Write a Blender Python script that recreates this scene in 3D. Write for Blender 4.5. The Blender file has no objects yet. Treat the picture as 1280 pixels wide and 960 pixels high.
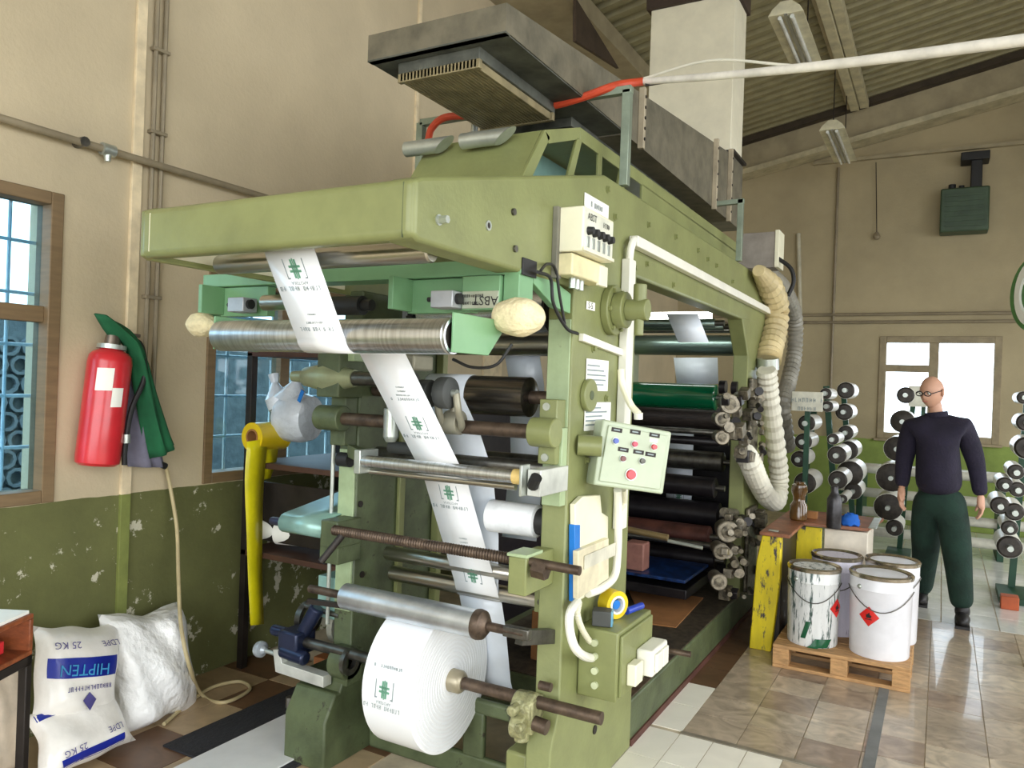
import bpy, bmesh, math, random
from mathutils import Vector, Matrix, Euler
random.seed(7)
PI = math.pi
scn = bpy.context.scene
COL = scn.collection
V = Vector

# ------------------------------------------------------------------ camera
F, YAW, ROLL, CH = 970.6, math.radians(29.02), 0.03556, 1.6
FW = V((-math.sin(YAW), math.cos(YAW), 0)); RT0 = V((math.cos(YAW), math.sin(YAW), 0)); UP0 = V((0, 0, 1))
RT = RT0 * math.cos(ROLL) + UP0 * math.sin(ROLL); UP = -RT0 * math.sin(ROLL) + UP0 * math.cos(ROLL)
CAM = V((0, 0, CH))
cd = bpy.data.cameras.new('camera'); cam = bpy.data.objects.new('camera', cd); COL.objects.link(cam)
cd.sensor_width = 36.0; cd.lens = 36.0 * F / 1280.0; cd.clip_start = 0.05; cd.clip_end = 200
cam.matrix_world = Matrix(((RT.x, UP.x, -FW.x, CAM.x), (RT.y, UP.y, -FW.y, CAM.y), (RT.z, UP.z, -FW.z, CAM.z), (0, 0, 0, 1)))
scn.camera = cam

def ray(x, y): return FW + RT * ((x - 640) / F) - UP * ((y - 480) / F)
def P(x, y, ax, v):
    """pixel of the photo -> point on the plane ax = v"""
    d = ray(x, y); i = 'xyz'.index(ax); t = (v - CAM[i]) / d[i]
    return CAM + d * t
def PP(x, y, p0, n):
    d = ray(x, y); n = V(n); return CAM + d * ((V(p0) - CAM).dot(n) / d.dot(n))

# ------------------------------------------------------------------ light
w = bpy.data.worlds.new('overcast_sky'); scn.world = w; w.use_nodes = True
bgn = w.node_tree.nodes['Background']; bgn.inputs[0].default_value = (0.93, 0.97, 1.0, 1); bgn.inputs[1].default_value = 3.2
def portal(name, loc, rot, sx, sy):
    l = bpy.data.lights.new(name, 'AREA'); l.shape = 'RECTANGLE'; l.size = sx; l.size_y = sy; l.cycles.is_portal = True
    o = bpy.data.objects.new(name, l); COL.objects.link(o); o.location = loc; o.rotation_euler = rot
vs = scn.view_settings
vs.view_transform = 'Standard'; vs.look = 'None'; vs.gamma = 1.0; vs.use_curve_mapping = False
vs.exposure = 0.85
scn.display_settings.display_device = 'sRGB'

# ------------------------------------------------------------------ materials
def srgb(c):
    if isinstance(c, str): c = [int(c[i:i + 2], 16) for i in (0, 2, 4)]
    r = []
    for x in c:
        x = x / 255.0
        r.append(x / 12.92 if x <= 0.04045 else ((x + 0.055) / 1.055) ** 2.4)
    return tuple(r) + (1.0,)
MATS = {}
def mat(name, col, rough=0.5, metal=0.0, var=0.12, scale=6.0, col2=None, spot=None, spot_scale=20.0, spot_t=0.62, bump=0.0, bump_scale=60.0, coat=0.0, trans=0.0, stretch=(1, 1, 1), emit=0.0):
    if name in MATS: return MATS[name]
    m = bpy.data.materials.new(name); MATS[name] = m; m.use_nodes = True
    nt = m.node_tree; N = nt.nodes; L = nt.links
    b = N['Principled BSDF']; c = srgb(col)
    b.inputs['Roughness'].default_value = rough; b.inputs['Metallic'].default_value = metal
    if coat: b.inputs['Coat Weight'].default_value = coat; b.inputs['Coat Roughness'].default_value = 0.12
    if trans: b.inputs['Transmission Weight'].default_value = trans
    if emit: b.inputs['Emission Color'].default_value = c; b.inputs['Emission Strength'].default_value = emit
    tc = N.new('ShaderNodeTexCoord'); mp = N.new('ShaderNodeMapping'); mp.inputs['Scale'].default_value = stretch
    L.new(tc.outputs['Object'], mp.inputs['Vector'])
    nz = N.new('ShaderNodeTexNoise'); nz.inputs['Scale'].default_value = scale; nz.inputs['Detail'].default_value = 5; nz.inputs['Roughness'].default_value = 0.6
    L.new(mp.outputs[0], nz.inputs['Vector'])
    rp = N.new('ShaderNodeValToRGB')
    d = srgb(col2) if col2 else tuple(max(0, x * (1 - 2.2 * var)) for x in c[:3]) + (1,)
    l = c if col2 else tuple(min(1, x * (1 + var)) for x in c[:3]) + (1,)
    rp.color_ramp.elements[0].position = 0.32; rp.color_ramp.elements[0].color = d
    rp.color_ramp.elements[1].position = 0.62; rp.color_ramp.elements[1].color = l
    L.new(nz.outputs['Fac'], rp.inputs[0]); out = rp.outputs[0]
    if spot:
        n2 = N.new('ShaderNodeTexNoise'); n2.inputs['Scale'].default_value = spot_scale; n2.inputs['Detail'].default_value = 6; n2.inputs['Roughness'].default_value = 0.7
        L.new(mp.outputs[0], n2.inputs['Vector'])
        r2 = N.new('ShaderNodeValToRGB'); r2.color_ramp.elements[0].position = spot_t; r2.color_ramp.elements[0].color = (0, 0, 0, 1)
        r2.color_ramp.elements[1].position = min(1, spot_t + 0.06); r2.color_ramp.elements[1].color = (1, 1, 1, 1)
        L.new(n2.outputs['Fac'], r2.inputs[0])
        mx = N.new('ShaderNodeMix'); mx.data_type = 'RGBA'
        L.new(r2.outputs[0], mx.inputs[0]); L.new(out, mx.inputs[6]); mx.inputs[7].default_value = srgb(spot); out = mx.outputs[2]
    L.new(out, b.inputs['Base Color'])
    if bump:
        n3 = N.new('ShaderNodeTexNoise'); n3.inputs['Scale'].default_value = bump_scale; n3.inputs['Detail'].default_value = 4
        L.new(mp.outputs[0], n3.inputs['Vector'])
        bp = N.new('ShaderNodeBump'); bp.inputs['Strength'].default_value = bump; bp.inputs['Distance'].default_value = 0.02
        L.new(n3.outputs['Fac'], bp.inputs['Height']); L.new(bp.outputs[0], b.inputs['Normal'])
    return m
def wallmat(name, cream, dado, zsplit, chip):
    m = bpy.data.materials.new(name); m.use_nodes = True; nt = m.node_tree; N = nt.nodes; L = nt.links; b = N['Principled BSDF']
    b.inputs['Roughness'].default_value = 0.85
    g = N.new('ShaderNodeNewGeometry'); sp = N.new('ShaderNodeSeparateXYZ'); L.new(g.outputs['Position'], sp.inputs[0])
    def noise(s, d=5, r=0.6):
        n = N.new('ShaderNodeTexNoise'); n.inputs['Scale'].default_value = s; n.inputs['Detail'].default_value = d; n.inputs['Roughness'].default_value = r
        L.new(g.outputs['Position'], n.inputs['Vector']); return n.outputs['Fac']
    def ramp(f, p0, c0, p1, c1):
        r = N.new('ShaderNodeValToRGB'); r.color_ramp.elements[0].position = p0; r.color_ramp.elements[0].color = c0
        r.color_ramp.elements[1].position = p1; r.color_ramp.elements[1].color = c1; L.new(f, r.inputs[0]); return r.outputs[0]
    def mix(f, a, c):
        x = N.new('ShaderNodeMix'); x.data_type = 'RGBA'; L.new(f, x.inputs[0]); L.new(a, x.inputs[6])
        if hasattr(c, 'links'): L.new(c, x.inputs[7])
        else: x.inputs[7].default_value = c
        return x.outputs[2]
    c = srgb(cream); c2 = tuple(x * 0.8 for x in c[:3]) + (1,)
    up = ramp(noise(1.3, 6), 0.3, c2, 0.65, c)
    d = srgb(dado); d2 = tuple(x * 0.68 for x in d[:3]) + (1,)
    lo = ramp(noise(2.5, 7, 0.65), 0.3, d2, 0.65, d)
    if chip:
        ch = ramp(noise(7.5, 6, 0.68), 0.60, (0, 0, 0, 1), 0.63, (1, 1, 1, 1))
        lo = mix(ch, lo, srgb((200, 196, 172)))
    ad = N.new('ShaderNodeMath'); ad.operation = 'MULTIPLY_ADD'; L.new(noise(5, 3), ad.inputs[0]); ad.inputs[1].default_value = 0.02; L.new(sp.outputs[2], ad.inputs[2])
    gt = N.new('ShaderNodeMath'); gt.operation = 'GREATER_THAN'; L.new(ad.outputs[0], gt.inputs[0]); gt.inputs[1].default_value = zsplit + 0.01
    L.new(mix(gt.outputs[0], lo, up), b.inputs['Base Color'])
    bp = N.new('ShaderNodeBump'); bp.inputs['Strength'].default_value = 0.15; bp.inputs['Distance'].default_value = 0.02
    L.new(noise(40, 4), bp.inputs['Height']); L.new(bp.outputs[0], b.inputs['Normal'])
    return m
def glassmat(name, tint, refl=0.08):
    m = bpy.data.materials.new(name); m.use_nodes = True; nt = m.node_tree; N = nt.nodes; L = nt.links
    N.remove(N['Principled BSDF']); t = N.new('ShaderNodeBsdfTransparent'); t.inputs[0].default_value = srgb(tint)
    gl = N.new('ShaderNodeBsdfGlossy'); gl.inputs['Roughness'].default_value = 0.05
    fa = N.new('ShaderNodeLayerWeight'); fa.inputs[0].default_value = 0.5
    pw = N.new('ShaderNodeMath'); pw.operation = 'POWER'; pw.inputs[1].default_value = 4.0; L.new(fa.outputs['Facing'], pw.inputs[0])
    lw = N.new('ShaderNodeMath'); lw.operation = 'MULTIPLY_ADD'; lw.inputs[1].default_value = 0.6; lw.inputs[2].default_value = 0.03; L.new(pw.outputs[0], lw.inputs[0])
    mx = N.new('ShaderNodeMixShader'); L.new(lw.outputs[0], mx.inputs[0]); L.new(t.outputs[0], mx.inputs[1]); L.new(gl.outputs[0], mx.inputs[2])
    L.new(mx.outputs[0], N['Material Output'].inputs[0]); MATS[name] = m; return m

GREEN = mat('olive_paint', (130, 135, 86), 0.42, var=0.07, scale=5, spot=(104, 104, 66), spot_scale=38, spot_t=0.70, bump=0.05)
DGREEN = mat('shaded_dirty_green_paint', (82, 92, 62), 0.5, var=0.16, scale=7, spot=(52, 50, 36), spot_scale=14, spot_t=0.62, bump=0.1)  # dirty press paint, darkened to carry the shade of left frame and interior
LGREEN = mat('mint_paint', (122, 166, 122), 0.38, var=0.06, scale=4, spot=(70, 100, 66), spot_scale=40, spot_t=0.72)
TEAL = mat('pale_teal_sheet', (150, 190, 180), 0.3, metal=0.25, var=0.08)
CREAM = mat('cream_plastic', (236, 232, 204), 0.45, var=0.03)
WHITEP = mat('white_plastic', (238, 236, 222), 0.4, var=0.03)
STEEL = mat('brushed_steel', (190, 186, 176), 0.28, 1.0, var=0.1, scale=9, stretch=(0.15, 6, 6))
CHROME = mat('chrome', (210, 214, 218), 0.30, 1.0, var=0.10, scale=14, stretch=(8, .3, .3))
DSTEEL = mat('dark_steel', (106, 104, 98), 0.38, 0.9, var=0.2, scale=14)
RUST = mat('rusty_shaft', (108, 92, 78), 0.5, 0.7, var=0.22, scale=22, col2=(72, 60, 52))
GALV = mat('galvanised_sheet', (122, 116, 98), 0.55, 0.25, var=0.12, scale=9, col2=(94, 90, 76), bump=0.04)
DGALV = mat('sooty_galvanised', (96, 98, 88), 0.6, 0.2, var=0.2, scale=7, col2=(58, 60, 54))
LGALV = mat('bright_galvanised', (188, 194, 186), 0.35, 0.7, var=0.08, scale=12)
BLACK = mat('black_rubber', (30, 30, 30), 0.55, var=0.1)
RUBBER = mat('grey_rubber', (70, 72, 70), 0.6, var=0.1)
FILM = mat('white_film', (248, 249, 250), 0.22, var=0.02, coat=0.3)
FILMB = mat('bluish_film', (234, 241, 250), 0.25, var=0.03, coat=0.3)
PRINTG = mat('green_print', (108, 160, 134), 0.5, var=0.05)
PRINTK = mat('grey_print', (140, 152, 154), 0.5, var=0.05)
FOAM = mat('yellow_foam', (236, 222, 180), 0.9, var=0.08, scale=20, bump=0.5, bump_scale=70)
RED = mat('red_paint', (206, 44, 52), 0.3, var=0.07, coat=0.3)
INKGREEN = mat('green_ink_roller', (0, 84, 52), 0.12, var=0.06, coat=0.8)
INK = mat('dark_ink', (34, 30, 32), 0.35, 0.2, var=0.3, scale=18, col2=(18, 16, 20))
GUNK = mat('inky_metal', (128, 120, 102), 0.45, 0.6, var=0.25, scale=30, col2=(48, 44, 38))
PAPER = mat('white_paper', (244, 243, 234), 0.8, var=0.02)
BLUE = mat('blue_plastic', (30, 120, 205), 0.35, var=0.05)
DBLUE = mat('dark_blue_casting', (36, 44, 70), 0.3, 0.4, var=0.2)
YELLOW = mat('yellow_tape', (226, 196, 30), 0.3, var=0.06, coat=0.3)
CARD = mat('brown_cardboard', (158, 108, 62), 0.8, var=0.1)
BROWN = mat('brown_window_wood', (124, 102, 72), 0.6, var=0.07, stretch=(1, 1, 8))
WOODP = mat('pallet_wood', (186, 144, 96), 0.7, var=0.14, scale=8, stretch=(2, 8, 8))
WOOD = mat('orange_wood', (140, 76, 42), 0.5, var=0.15, stretch=(1, 8, 8))
DMETAL = mat('dark_metal', (46, 40, 36), 0.5, 0.4, var=0.2)
DOWEL = mat('white_sack', (250, 250, 248), 0.35, var=0.04, scale=5, bump=1.0, bump_scale=17, coat=.3)

# ------------------------------------------------------------------ mesh helpers
ORG = {}
def org(o): return ORG.get(o.name, V((0, 0, 0)))
def thing(name, label, cat, loc=(0, 0, 0), group=None, kind=None):
    o = bpy.data.objects.new(name, None); COL.objects.link(o); o.location = loc; o.empty_display_size = 0.1
    ORG[o.name] = V(loc); tag(o, label, cat, group, kind); return o
def tag(o, label=None, cat=None, group=None, kind=None):
    if label: o['label'] = label
    if cat: o['category'] = cat
    if group: o['group'] = group
    if kind: o['kind'] = kind
    return o
def basis(d):
    d = V(d).normalized(); a = V((0, 0, 1)) if abs(d.z) < 0.9 else V((1, 0, 0))
    u = d.cross(a).normalized(); return u, d.cross(u).normalized()
class MB:
    def __init__(s): s.v = []; s.f = []
    def add(s, vs, fs):
        n = len(s.v); s.v += [V(x) for x in vs]; s.f += [tuple(i + n for i in f) for f in fs]; return s
    def box(s, a, b):
        x0, y0, z0 = [min(p, q) for p, q in zip(a, b)]; x1, y1, z1 = [max(p, q) for p, q in zip(a, b)]
        return s.add([(x0, y0, z0), (x1, y0, z0), (x1, y1, z0), (x0, y1, z0), (x0, y0, z1), (x1, y0, z1), (x1, y1, z1), (x0, y1, z1)],
                     [(0, 3, 2, 1), (4, 5, 6, 7), (0, 1, 5, 4), (1, 2, 6, 5), (2, 3, 7, 6), (3, 0, 4, 7)])
    def obox(s, c, u, v, n):
        """oriented box: centre, half vectors"""
        c, u, v, n = V(c), V(u), V(v), V(n)
        if u.cross(v).dot(n) < 0: n = -n
        p = [c + a * u + b * v + e * n for e in (-1, 1) for a, b in ((-1, -1), (1, -1), (1, 1), (-1, 1))]
        return s.add(p, [(0, 3, 2, 1), (4, 5, 6, 7), (0, 1, 5, 4), (1, 2, 6, 5), (2, 3, 7, 6), (3, 0, 4, 7)])
    def bar(s, a, b, wx, wz, up=(0, 0, 1)):
        a, b = V(a), V(b); d = (b - a); L = d.length; d.normalize(); up = V(up)
        sd = d.cross(up)
        if sd.length < 1e-4: sd = d.cross(V((0, 1, 0)))
        sd.normalize(); u2 = sd.cross(d).normalized()
        return s.obox((a + b) / 2, d * L / 2, sd * wx / 2, u2 * wz / 2)
    def cyl(s, a, b, r, r2=None, n=20, cap=True):
        a, b = V(a), V(b); r2 = r if r2 is None else r2; u, v = basis(b - a)
        vs = []
        for p, q in ((a, r), (b, r2)):
            vs += [p + (u * math.cos(t) + v * math.sin(t)) * q for t in [2 * PI * i / n for i in range(n)]]
        fs = [(i, (i + 1) % n, n + (i + 1) % n, n + i) for i in range(n)]
        if cap: fs += [tuple(range(n - 1, -1, -1)), tuple(range(n, 2 * n))]
        return s.add(vs, fs)
    def ring(s, a, b, ro, ri, n=24):
        a, b = V(a), V(b); u, v = basis(b - a); vs = []
        for p, q in ((a, ro), (b, ro), (b, ri), (a, ri)):
            vs += [p + (u * math.cos(2 * PI * i / n) + v * math.sin(2 * PI * i / n)) * q for i in range(n)]
        fs = []
        for k in range(4):
            for i in range(n): fs.append((k * n + i, k * n + (i + 1) % n, ((k + 1) % 4) * n + (i + 1) % n, ((k + 1) % 4) * n + i))
        return s.add(vs, fs)
    def lathe(s, o, d, prof, n=20):
        """prof: list of (distance along axis, radius)"""
        o, d = V(o), V(d).normalized(); u, v = basis(d); vs = []; fs = []
        for h, r in prof: vs += [o + d * h + (u * math.cos(2 * PI * i / n) + v * math.sin(2 * PI * i / n)) * max(r, 1e-4) for i in range(n)]
        for k in range(len(prof) - 1): fs += [(k * n + i, k * n + (i + 1) % n, (k + 1) * n + (i + 1) % n, (k + 1) * n + i) for i in range(n)]
        fs += [tuple(range(n - 1, -1, -1)), tuple(range((len(prof) - 1) * n, len(prof) * n))]
        return s.add(vs, fs)
    def tube(s, pts, r, n=10, rf=None):
        pts = [V(p) for p in pts]; m = len(pts); vs = []; fs = []; u = None
        for k, p in enumerate(pts):
            d = (pts[min(k + 1, m - 1)] - pts[max(k - 1, 0)])
            if d.length < 1e-6: d = V((0, 0, 1))
            d.normalize()
            if u is None: u, _ = basis(d)
            u = (u - d * u.dot(d)).normalized(); v = d.cross(u)
            q = rf(k) if rf else r
            vs += [p + (u * math.cos(2 * PI * i / n) + v * math.sin(2 * PI * i / n)) * q for i in range(n)]
        for k in range(m - 1): fs += [(k * n + i, k * n + (i + 1) % n, (k + 1) * n + (i + 1) % n, (k + 1) * n + i) for i in range(n)]
        fs += [tuple(range(n - 1, -1, -1)), tuple(range((m - 1) * n, m * n))]
        return s.add(vs, fs)
    def prism(s, poly, off):
        """poly: 3D planar outline, extruded by vector off"""
        poly = [V(p) for p in poly]; off = V(off); n = len(poly)
        nr = V((0, 0, 0))
        for i in range(n): nr += poly[i].cross(poly[(i + 1) % n])
        if nr.dot(off) > 0: poly = poly[::-1]
        vs = poly + [p + off for p in poly]
        return s.add(vs, [tuple(range(n))] + [tuple(range(2 * n - 1, n - 1, -1))] + [(i, n + i, n + (i + 1) % n, (i + 1) % n) for i in range(n)])
    def yz(s, x0, x1, poly): return s.prism([(x0, y, z) for y, z in poly], (x1 - x0, 0, 0))
    def ball(s, c, r, n=12, m=8, sc=(1, 1, 1)):
        c = V(c); vs = [c + V((0, 0, -r * sc[2]))]; fs = []
        for j in range(1, m):
            a = -PI / 2 + PI * j / m
            vs += [c + V((r * sc[0] * math.cos(a) * math.cos(2 * PI * i / n), r * sc[1] * math.cos(a) * math.sin(2 * PI * i / n), r * sc[2] * math.sin(a))) for i in range(n)]
        vs.append(c + V((0, 0, r * sc[2]))); t = len(vs) - 1
        fs += [(0, 1 + (i + 1) % n, 1 + i) for i in range(n)]
        for j in range(m - 2): fs += [(1 + j * n + i, 1 + j * n + (i + 1) % n, 1 + (j + 1) * n + (i + 1) % n, 1 + (j + 1) * n + i) for i in range(n)]
        fs += [(1 + (m - 2) * n + i, 1 + (m - 2) * n + (i + 1) % n, t) for i in range(n)]
        return s.add(vs, fs)
    def sheet(s, rows):
        m = len(rows); n = len(rows[0]); return s.add([p for r in rows for p in r], [(j * n + i, j * n + i + 1, (j + 1) * n + i + 1, (j + 1) * n + i) for j in range(m - 1) for i in range(n - 1)])
    def build(s, name, m, parent=None, smooth=35, bev=0.0, label=None, cat=None, group=None, kind=None, seg=2, solid=0.0, sub=0):
        me = bpy.data.meshes.new(name)
        if parent is not None: o0 = org(parent)
        else:
            xs = [p.x for p in s.v]; ys = [p.y for p in s.v]; zs = [p.z for p in s.v]
            o0 = V(((min(xs) + max(xs)) / 2, (min(ys) + max(ys)) / 2, min(zs)))
        me.from_pydata([tuple(p - o0) for p in s.v], [], s.f); me.update()
        if smooth:
            try: me.shade_smooth(); me.set_sharp_from_angle(angle=math.radians(smooth))
            except Exception: pass
        if m: me.materials.append(m)
        o = bpy.data.objects.new(name, me); COL.objects.link(o)
        if parent is not None: o.parent = parent
        else: o.location = o0
        ORG[o.name] = o0
        if bev:
            b = o.modifiers.new('bevel', 'BEVEL'); b.width = bev; b.segments = seg; b.limit_method = 'ANGLE'; b.angle_limit = math.radians(50)
        if solid:
            b = o.modifiers.new('solid', 'SOLIDIFY'); b.thickness = solid; b.offset = 0
        if sub:
            b = o.modifiers.new('sub', 'SUBSURF'); b.levels = sub; b.render_levels = sub
        return tag(o, label, cat, group, kind)
def B(name, m, parent, a, b, bev=0.003, **k): return MB().box(a, b).build(name, m, parent, bev=bev, **k)
def CY(name, m, parent, a, b, r, r2=None, n=20, bev=0.0, **k): return MB().cyl(a, b, r, r2, n).build(name, m, parent, bev=bev, **k)
def curve(pts, k=8):
    """Catmull-Rom through pts"""
    p = [V(q) for q in pts]; p = [2 * p[0] - p[1]] + p + [2 * p[-1] - p[-2]]; out = []
    for i in range(1, len(p) - 2):
        for j in range(k):
            t = j / k; a, b, c, d = p[i - 1], p[i], p[i + 1], p[i + 2]
            out.append(0.5 * ((2 * b) + (c - a) * t + (2 * a - 5 * b + 4 * c - d) * t * t + (3 * b - a - 3 * c + d) * t ** 3))
    out.append(p[-2]); return out
def copy_tree(o, parent=None, off=(0, 0, 0)):
    c = o.copy(); COL.objects.link(c); c.parent = parent
    ORG[c.name] = org(o)
    if parent is None: c.location = o.location + V(off)
    for ch in [x for x in o.children]: copy_tree(ch, c)
    return c
def text(s, size, c, u, v, m, parent, name='lettering', lift=0.0015):
    """flat lettering centred on c; u reading direction, v letter up"""
    cu = bpy.data.curves.new('t', 'FONT'); cu.body = s; cu.size = size; cu.align_x = 'CENTER'; cu.align_y = 'CENTER'; cu.resolution_u = 2
    ob = bpy.data.objects.new('t', cu); COL.objects.link(ob)
    dg = bpy.context.evaluated_depsgraph_get(); me = bpy.data.meshes.new_from_object(ob.evaluated_get(dg))
    bpy.data.objects.remove(ob); bpy.data.curves.remove(cu)
    u = V(u).normalized(); v = (V(v) - u * V(v).dot(u)).normalized(); n = u.cross(v); c = V(c) + n * lift - org(parent)
    me.transform(Matrix(((u.x, v.x, n.x, c.x), (u.y, v.y, n.y, c.y), (u.z, v.z, n.z, c.z), (0, 0, 0, 1))))
    me.materials.clear(); me.materials.append(m); me.name = name
    o = bpy.data.objects.new(name, me); COL.objects.link(o); o.parent = parent; ORG[o.name] = org(parent); return o

def scribble(n, h, c, u, v, m, parent, name='print'):
    """row of letter-like strokes standing in for print too small to read; n letters of height h"""
    u = V(u).normalized(); v = (V(v) - u * V(v).dot(u)).normalized(); nn = u.cross(v); c = V(c) + nn * .0016; mb = MB(); p = h * .82; rs = random.Random(n * 31 + int(h * 1e5))
    for i in range(n):
        if rs.random() < .12: continue
        o = c + u * ((i - (n - 1) / 2) * p)
        mb.obox(o - u * p * .22, u * h * .07, v * h * .5, nn * .0003)
        if rs.random() < .7: mb.obox(o + u * p * .2, u * h * .07, v * h * rs.choice((.5, .35)), nn * .0003)
        mb.obox(o + v * h * rs.choice((-.42, 0, .42)), u * p * .25, v * h * .07, nn * .0003)
    return mb.build(name, m, parent, smooth=0, kind='stuff')

# ================================================================== ROOM
XL, YB = -3.4, 11.0
def rz(x): return 5.53 + 0.2 * x           # roof plane
def wall(name, m, axis, c0, c1, u0, u1, z0, z1, holes):
    us = sorted({u0, u1} | {h[0] for h in holes} | {h[1] for h in holes}); zs = sorted({z0, z1} | {h[2] for h in holes} | {h[3] for h in holes})
    mb = MB()
    for i in range(len(us) - 1):
        for j in range(len(zs) - 1):
            cu, cz = (us[i] + us[i + 1]) / 2, (zs[j] + zs[j + 1]) / 2
            if any(h[0] < cu < h[1] and h[2] < cz < h[3] for h in holes): continue
            if axis == 'x': mb.box((c0, us[i], zs[j]), (c1, us[i + 1], zs[j + 1]))
            else: mb.box((us[i], c0, zs[j]), (us[i + 1], c1, zs[j + 1]))
    return mb.build(name, m, smooth=0, kind='structure')
WML = wallmat('left_wall_paint', (204, 188, 156), (106, 108, 62), 1.01, True)
WMB = wallmat('back_wall_paint', (180, 166, 132), (140, 160, 80), 1.06, False)
W1 = (0.45, 2.012, 1.012, 2.36); W2 = (2.796, 4.35, 1.015, 2.14); W3 = (-0.725, 0.61, 1.075, 2.38)
wl = wall('wall_left', WML, 'x', XL - 0.25, XL, -3.0, YB + 0.25, 0, 4.95, [W1, W2])
wb = wall('wall_back', WMB, 'y', YB, YB + 0.25, XL - 0.25, 4.25, 0, 6.6, [W3])
wall('wall_right', mat('right_wall', (214, 202, 178), 0.85), 'x', 4.0, 4.25, -3.25, YB + 0.25, 0, 6.6, [(-2.2, 2.6, 0.7, 4.4), (3.2, 6.2, 0.9, 4.2), (7.0, 10.2, 0.9, 2.9)])
wall('wall_front', mat('front_wall', (214, 202, 178), 0.85), 'y', -3.25, -3.0, XL - 0.25, 4.0, 0, 6.6, [(-2.8, 3.0, 0.0, 4.2)])
portal('daylight_portal', (3.99, 0.2, 2.55), (0, PI / 2, 0), 3.7, 4.8)
portal('daylight_portal.001', (3.99, 4.7, 2.55), (0, PI / 2, 0), 3.3, 3.0)
portal('daylight_portal.002', (3.99, 8.6, 1.9), (0, PI / 2, 0), 2.0, 3.2)
portal('daylight_portal.003', (0.1, -2.99, 2.1), (PI / 2, 0, 0), 5.8, 4.2)
B('yard_ground', mat('yard_concrete', (120, 122, 126), 0.9), None, (-14, -14, -0.25), (14, 24, -0.13), 0, kind='structure', smooth=0)
ym = mat('yard_rubble', (108, 120, 126), 0.9, scale=9, col2=(84, 96, 104), bump=1.0, bump_scale=9)
yw = MB().box((-7.0, -4, -0.13), (-6.5, 12, 2.0))
yw.build('yard_bank', ym, kind='structure', smooth=0)
pl = MB()
for r_ in range(13):
    for i in range(38):
        y = -2 + i * 0.17 + (r_ % 2) * 0.085; z = -.04 + r_ * 0.15
        pl.ring((-6.50, y, z), (-6.45, y, z), 0.08, 0.055, 10)
pl.build('tyre_bank', mat('stacked_rings', (122, 134, 140), 0.8, col2=(98, 110, 118)), label='bank of stacked grey rings in the yard outside the windows', cat='ring stack', kind='stuff')

GLASSB = glassmat('tinted_glass', (200, 224, 236)); GLASSC = glassmat('clear_glass', (244, 250, 255))
GRILLE = mat('white_grille', (236, 246, 248), 0.5)
def window_left(name, y0, y1, z0, z1, trans, muls):
    w_ = thing(name, None, None, (XL, (y0 + y1) / 2, z0), kind='structure'); t = 0.055
    fr = MB().box((XL - 0.10, y0, z0), (XL + 0.012, y0 + t, z1)).box((XL - 0.10, y1 - t, z0), (XL + 0.012, y1, z1)).box((XL - 0.10, y0 + t, z0), (XL + 0.012, y1 - t, z0 + t)).box((XL - 0.10, y0 + t, z1 - t), (XL + 0.012, y1 - t, z1))
    fr.build('window_frame', BROWN, w_, bev=0.004)
    segs = [y0 + t] + muls + [y1 - t]
    for q in muls: B('mullion', BROWN, w_, (XL - 0.095, q - 0.035, z0 + t), (XL - 0.02, q + 0.035, z1 - t))
    zs = [z0 + t, z1 - t]
    if trans: B('transom', BROWN, w_, (XL - 0.09, y0 + t, trans - 0.035), (XL - 0.02, y1 - t, trans + 0.035)); zs = [z0 + t, trans, z1 - t]
    for i in range(len(segs) - 1):
        for j in range(len(zs) - 1):
            B('pane', GLASSB, w_, (XL - 0.062, segs[i], zs[j]), (XL - 0.056, segs[i + 1], zs[j + 1]), 0, smooth=0)
    gy = y1 - t - 0.095
    while gy > y0:
        CY('grille_bar', GRILLE, w_, (XL - 0.13, gy, z0), (XL - 0.13, gy, z1), .008, n=8); gy -= 0.165
    gz = z0 + 0.235
    while gz < z1 - 0.04:
        CY('grille_bar', GRILLE, w_, (XL - 0.13, y0, gz), (XL - 0.13, y1, gz), .008, n=8); gz += 0.225
    return w_
window_left('window_1', *W1, 1.83, [1.1])
window_left('window_2', *W2, None, [3.38])
w3 = thing('window_3', None, None, (-0.06, YB, W3[2]), kind='structure')
FRB = mat('beige_window_frame', (150, 136, 106), 0.6); t = 0.08; x0, x1, z0, z1 = W3
MB().box((x0, YB - 0.02, z0), (x0 + t, YB + .12, z1)).box((x1 - t, YB - 0.02, z0), (x1, YB + .12, z1)).box((x0 + t, YB - 0.02, z0), (x1 - t, YB + .12, z0 + t)).box((x0 + t, YB - 0.02, z1 - t), (x1 - t, YB + .12, z1)).build('window_frame', FRB, w3, bev=0.005)
B('mullion', FRB, w3, (-0.165, YB, z0 + t), (-0.055, YB + .1, z1 - t)); B('transom', FRB, w3, (x0 + t, YB, 1.93), (-0.165, YB + .1, 2.02))
for a, b, c, d in ((x0 + t, -0.165, z0 + t, 1.93), (x0 + t, -0.165, 2.02, z1 - t), (-0.055, x1 - t, z0 + t, z1 - t)): B('pane', GLASSC, w3, (a, YB + .05, c), (b, YB + .056, d), 0, smooth=0)
B('sill', FRB, w3, (x0 - 0.03, YB - 0.06, z0 - 0.03), (x1 + 0.03, YB + 0.02, z0))

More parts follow.
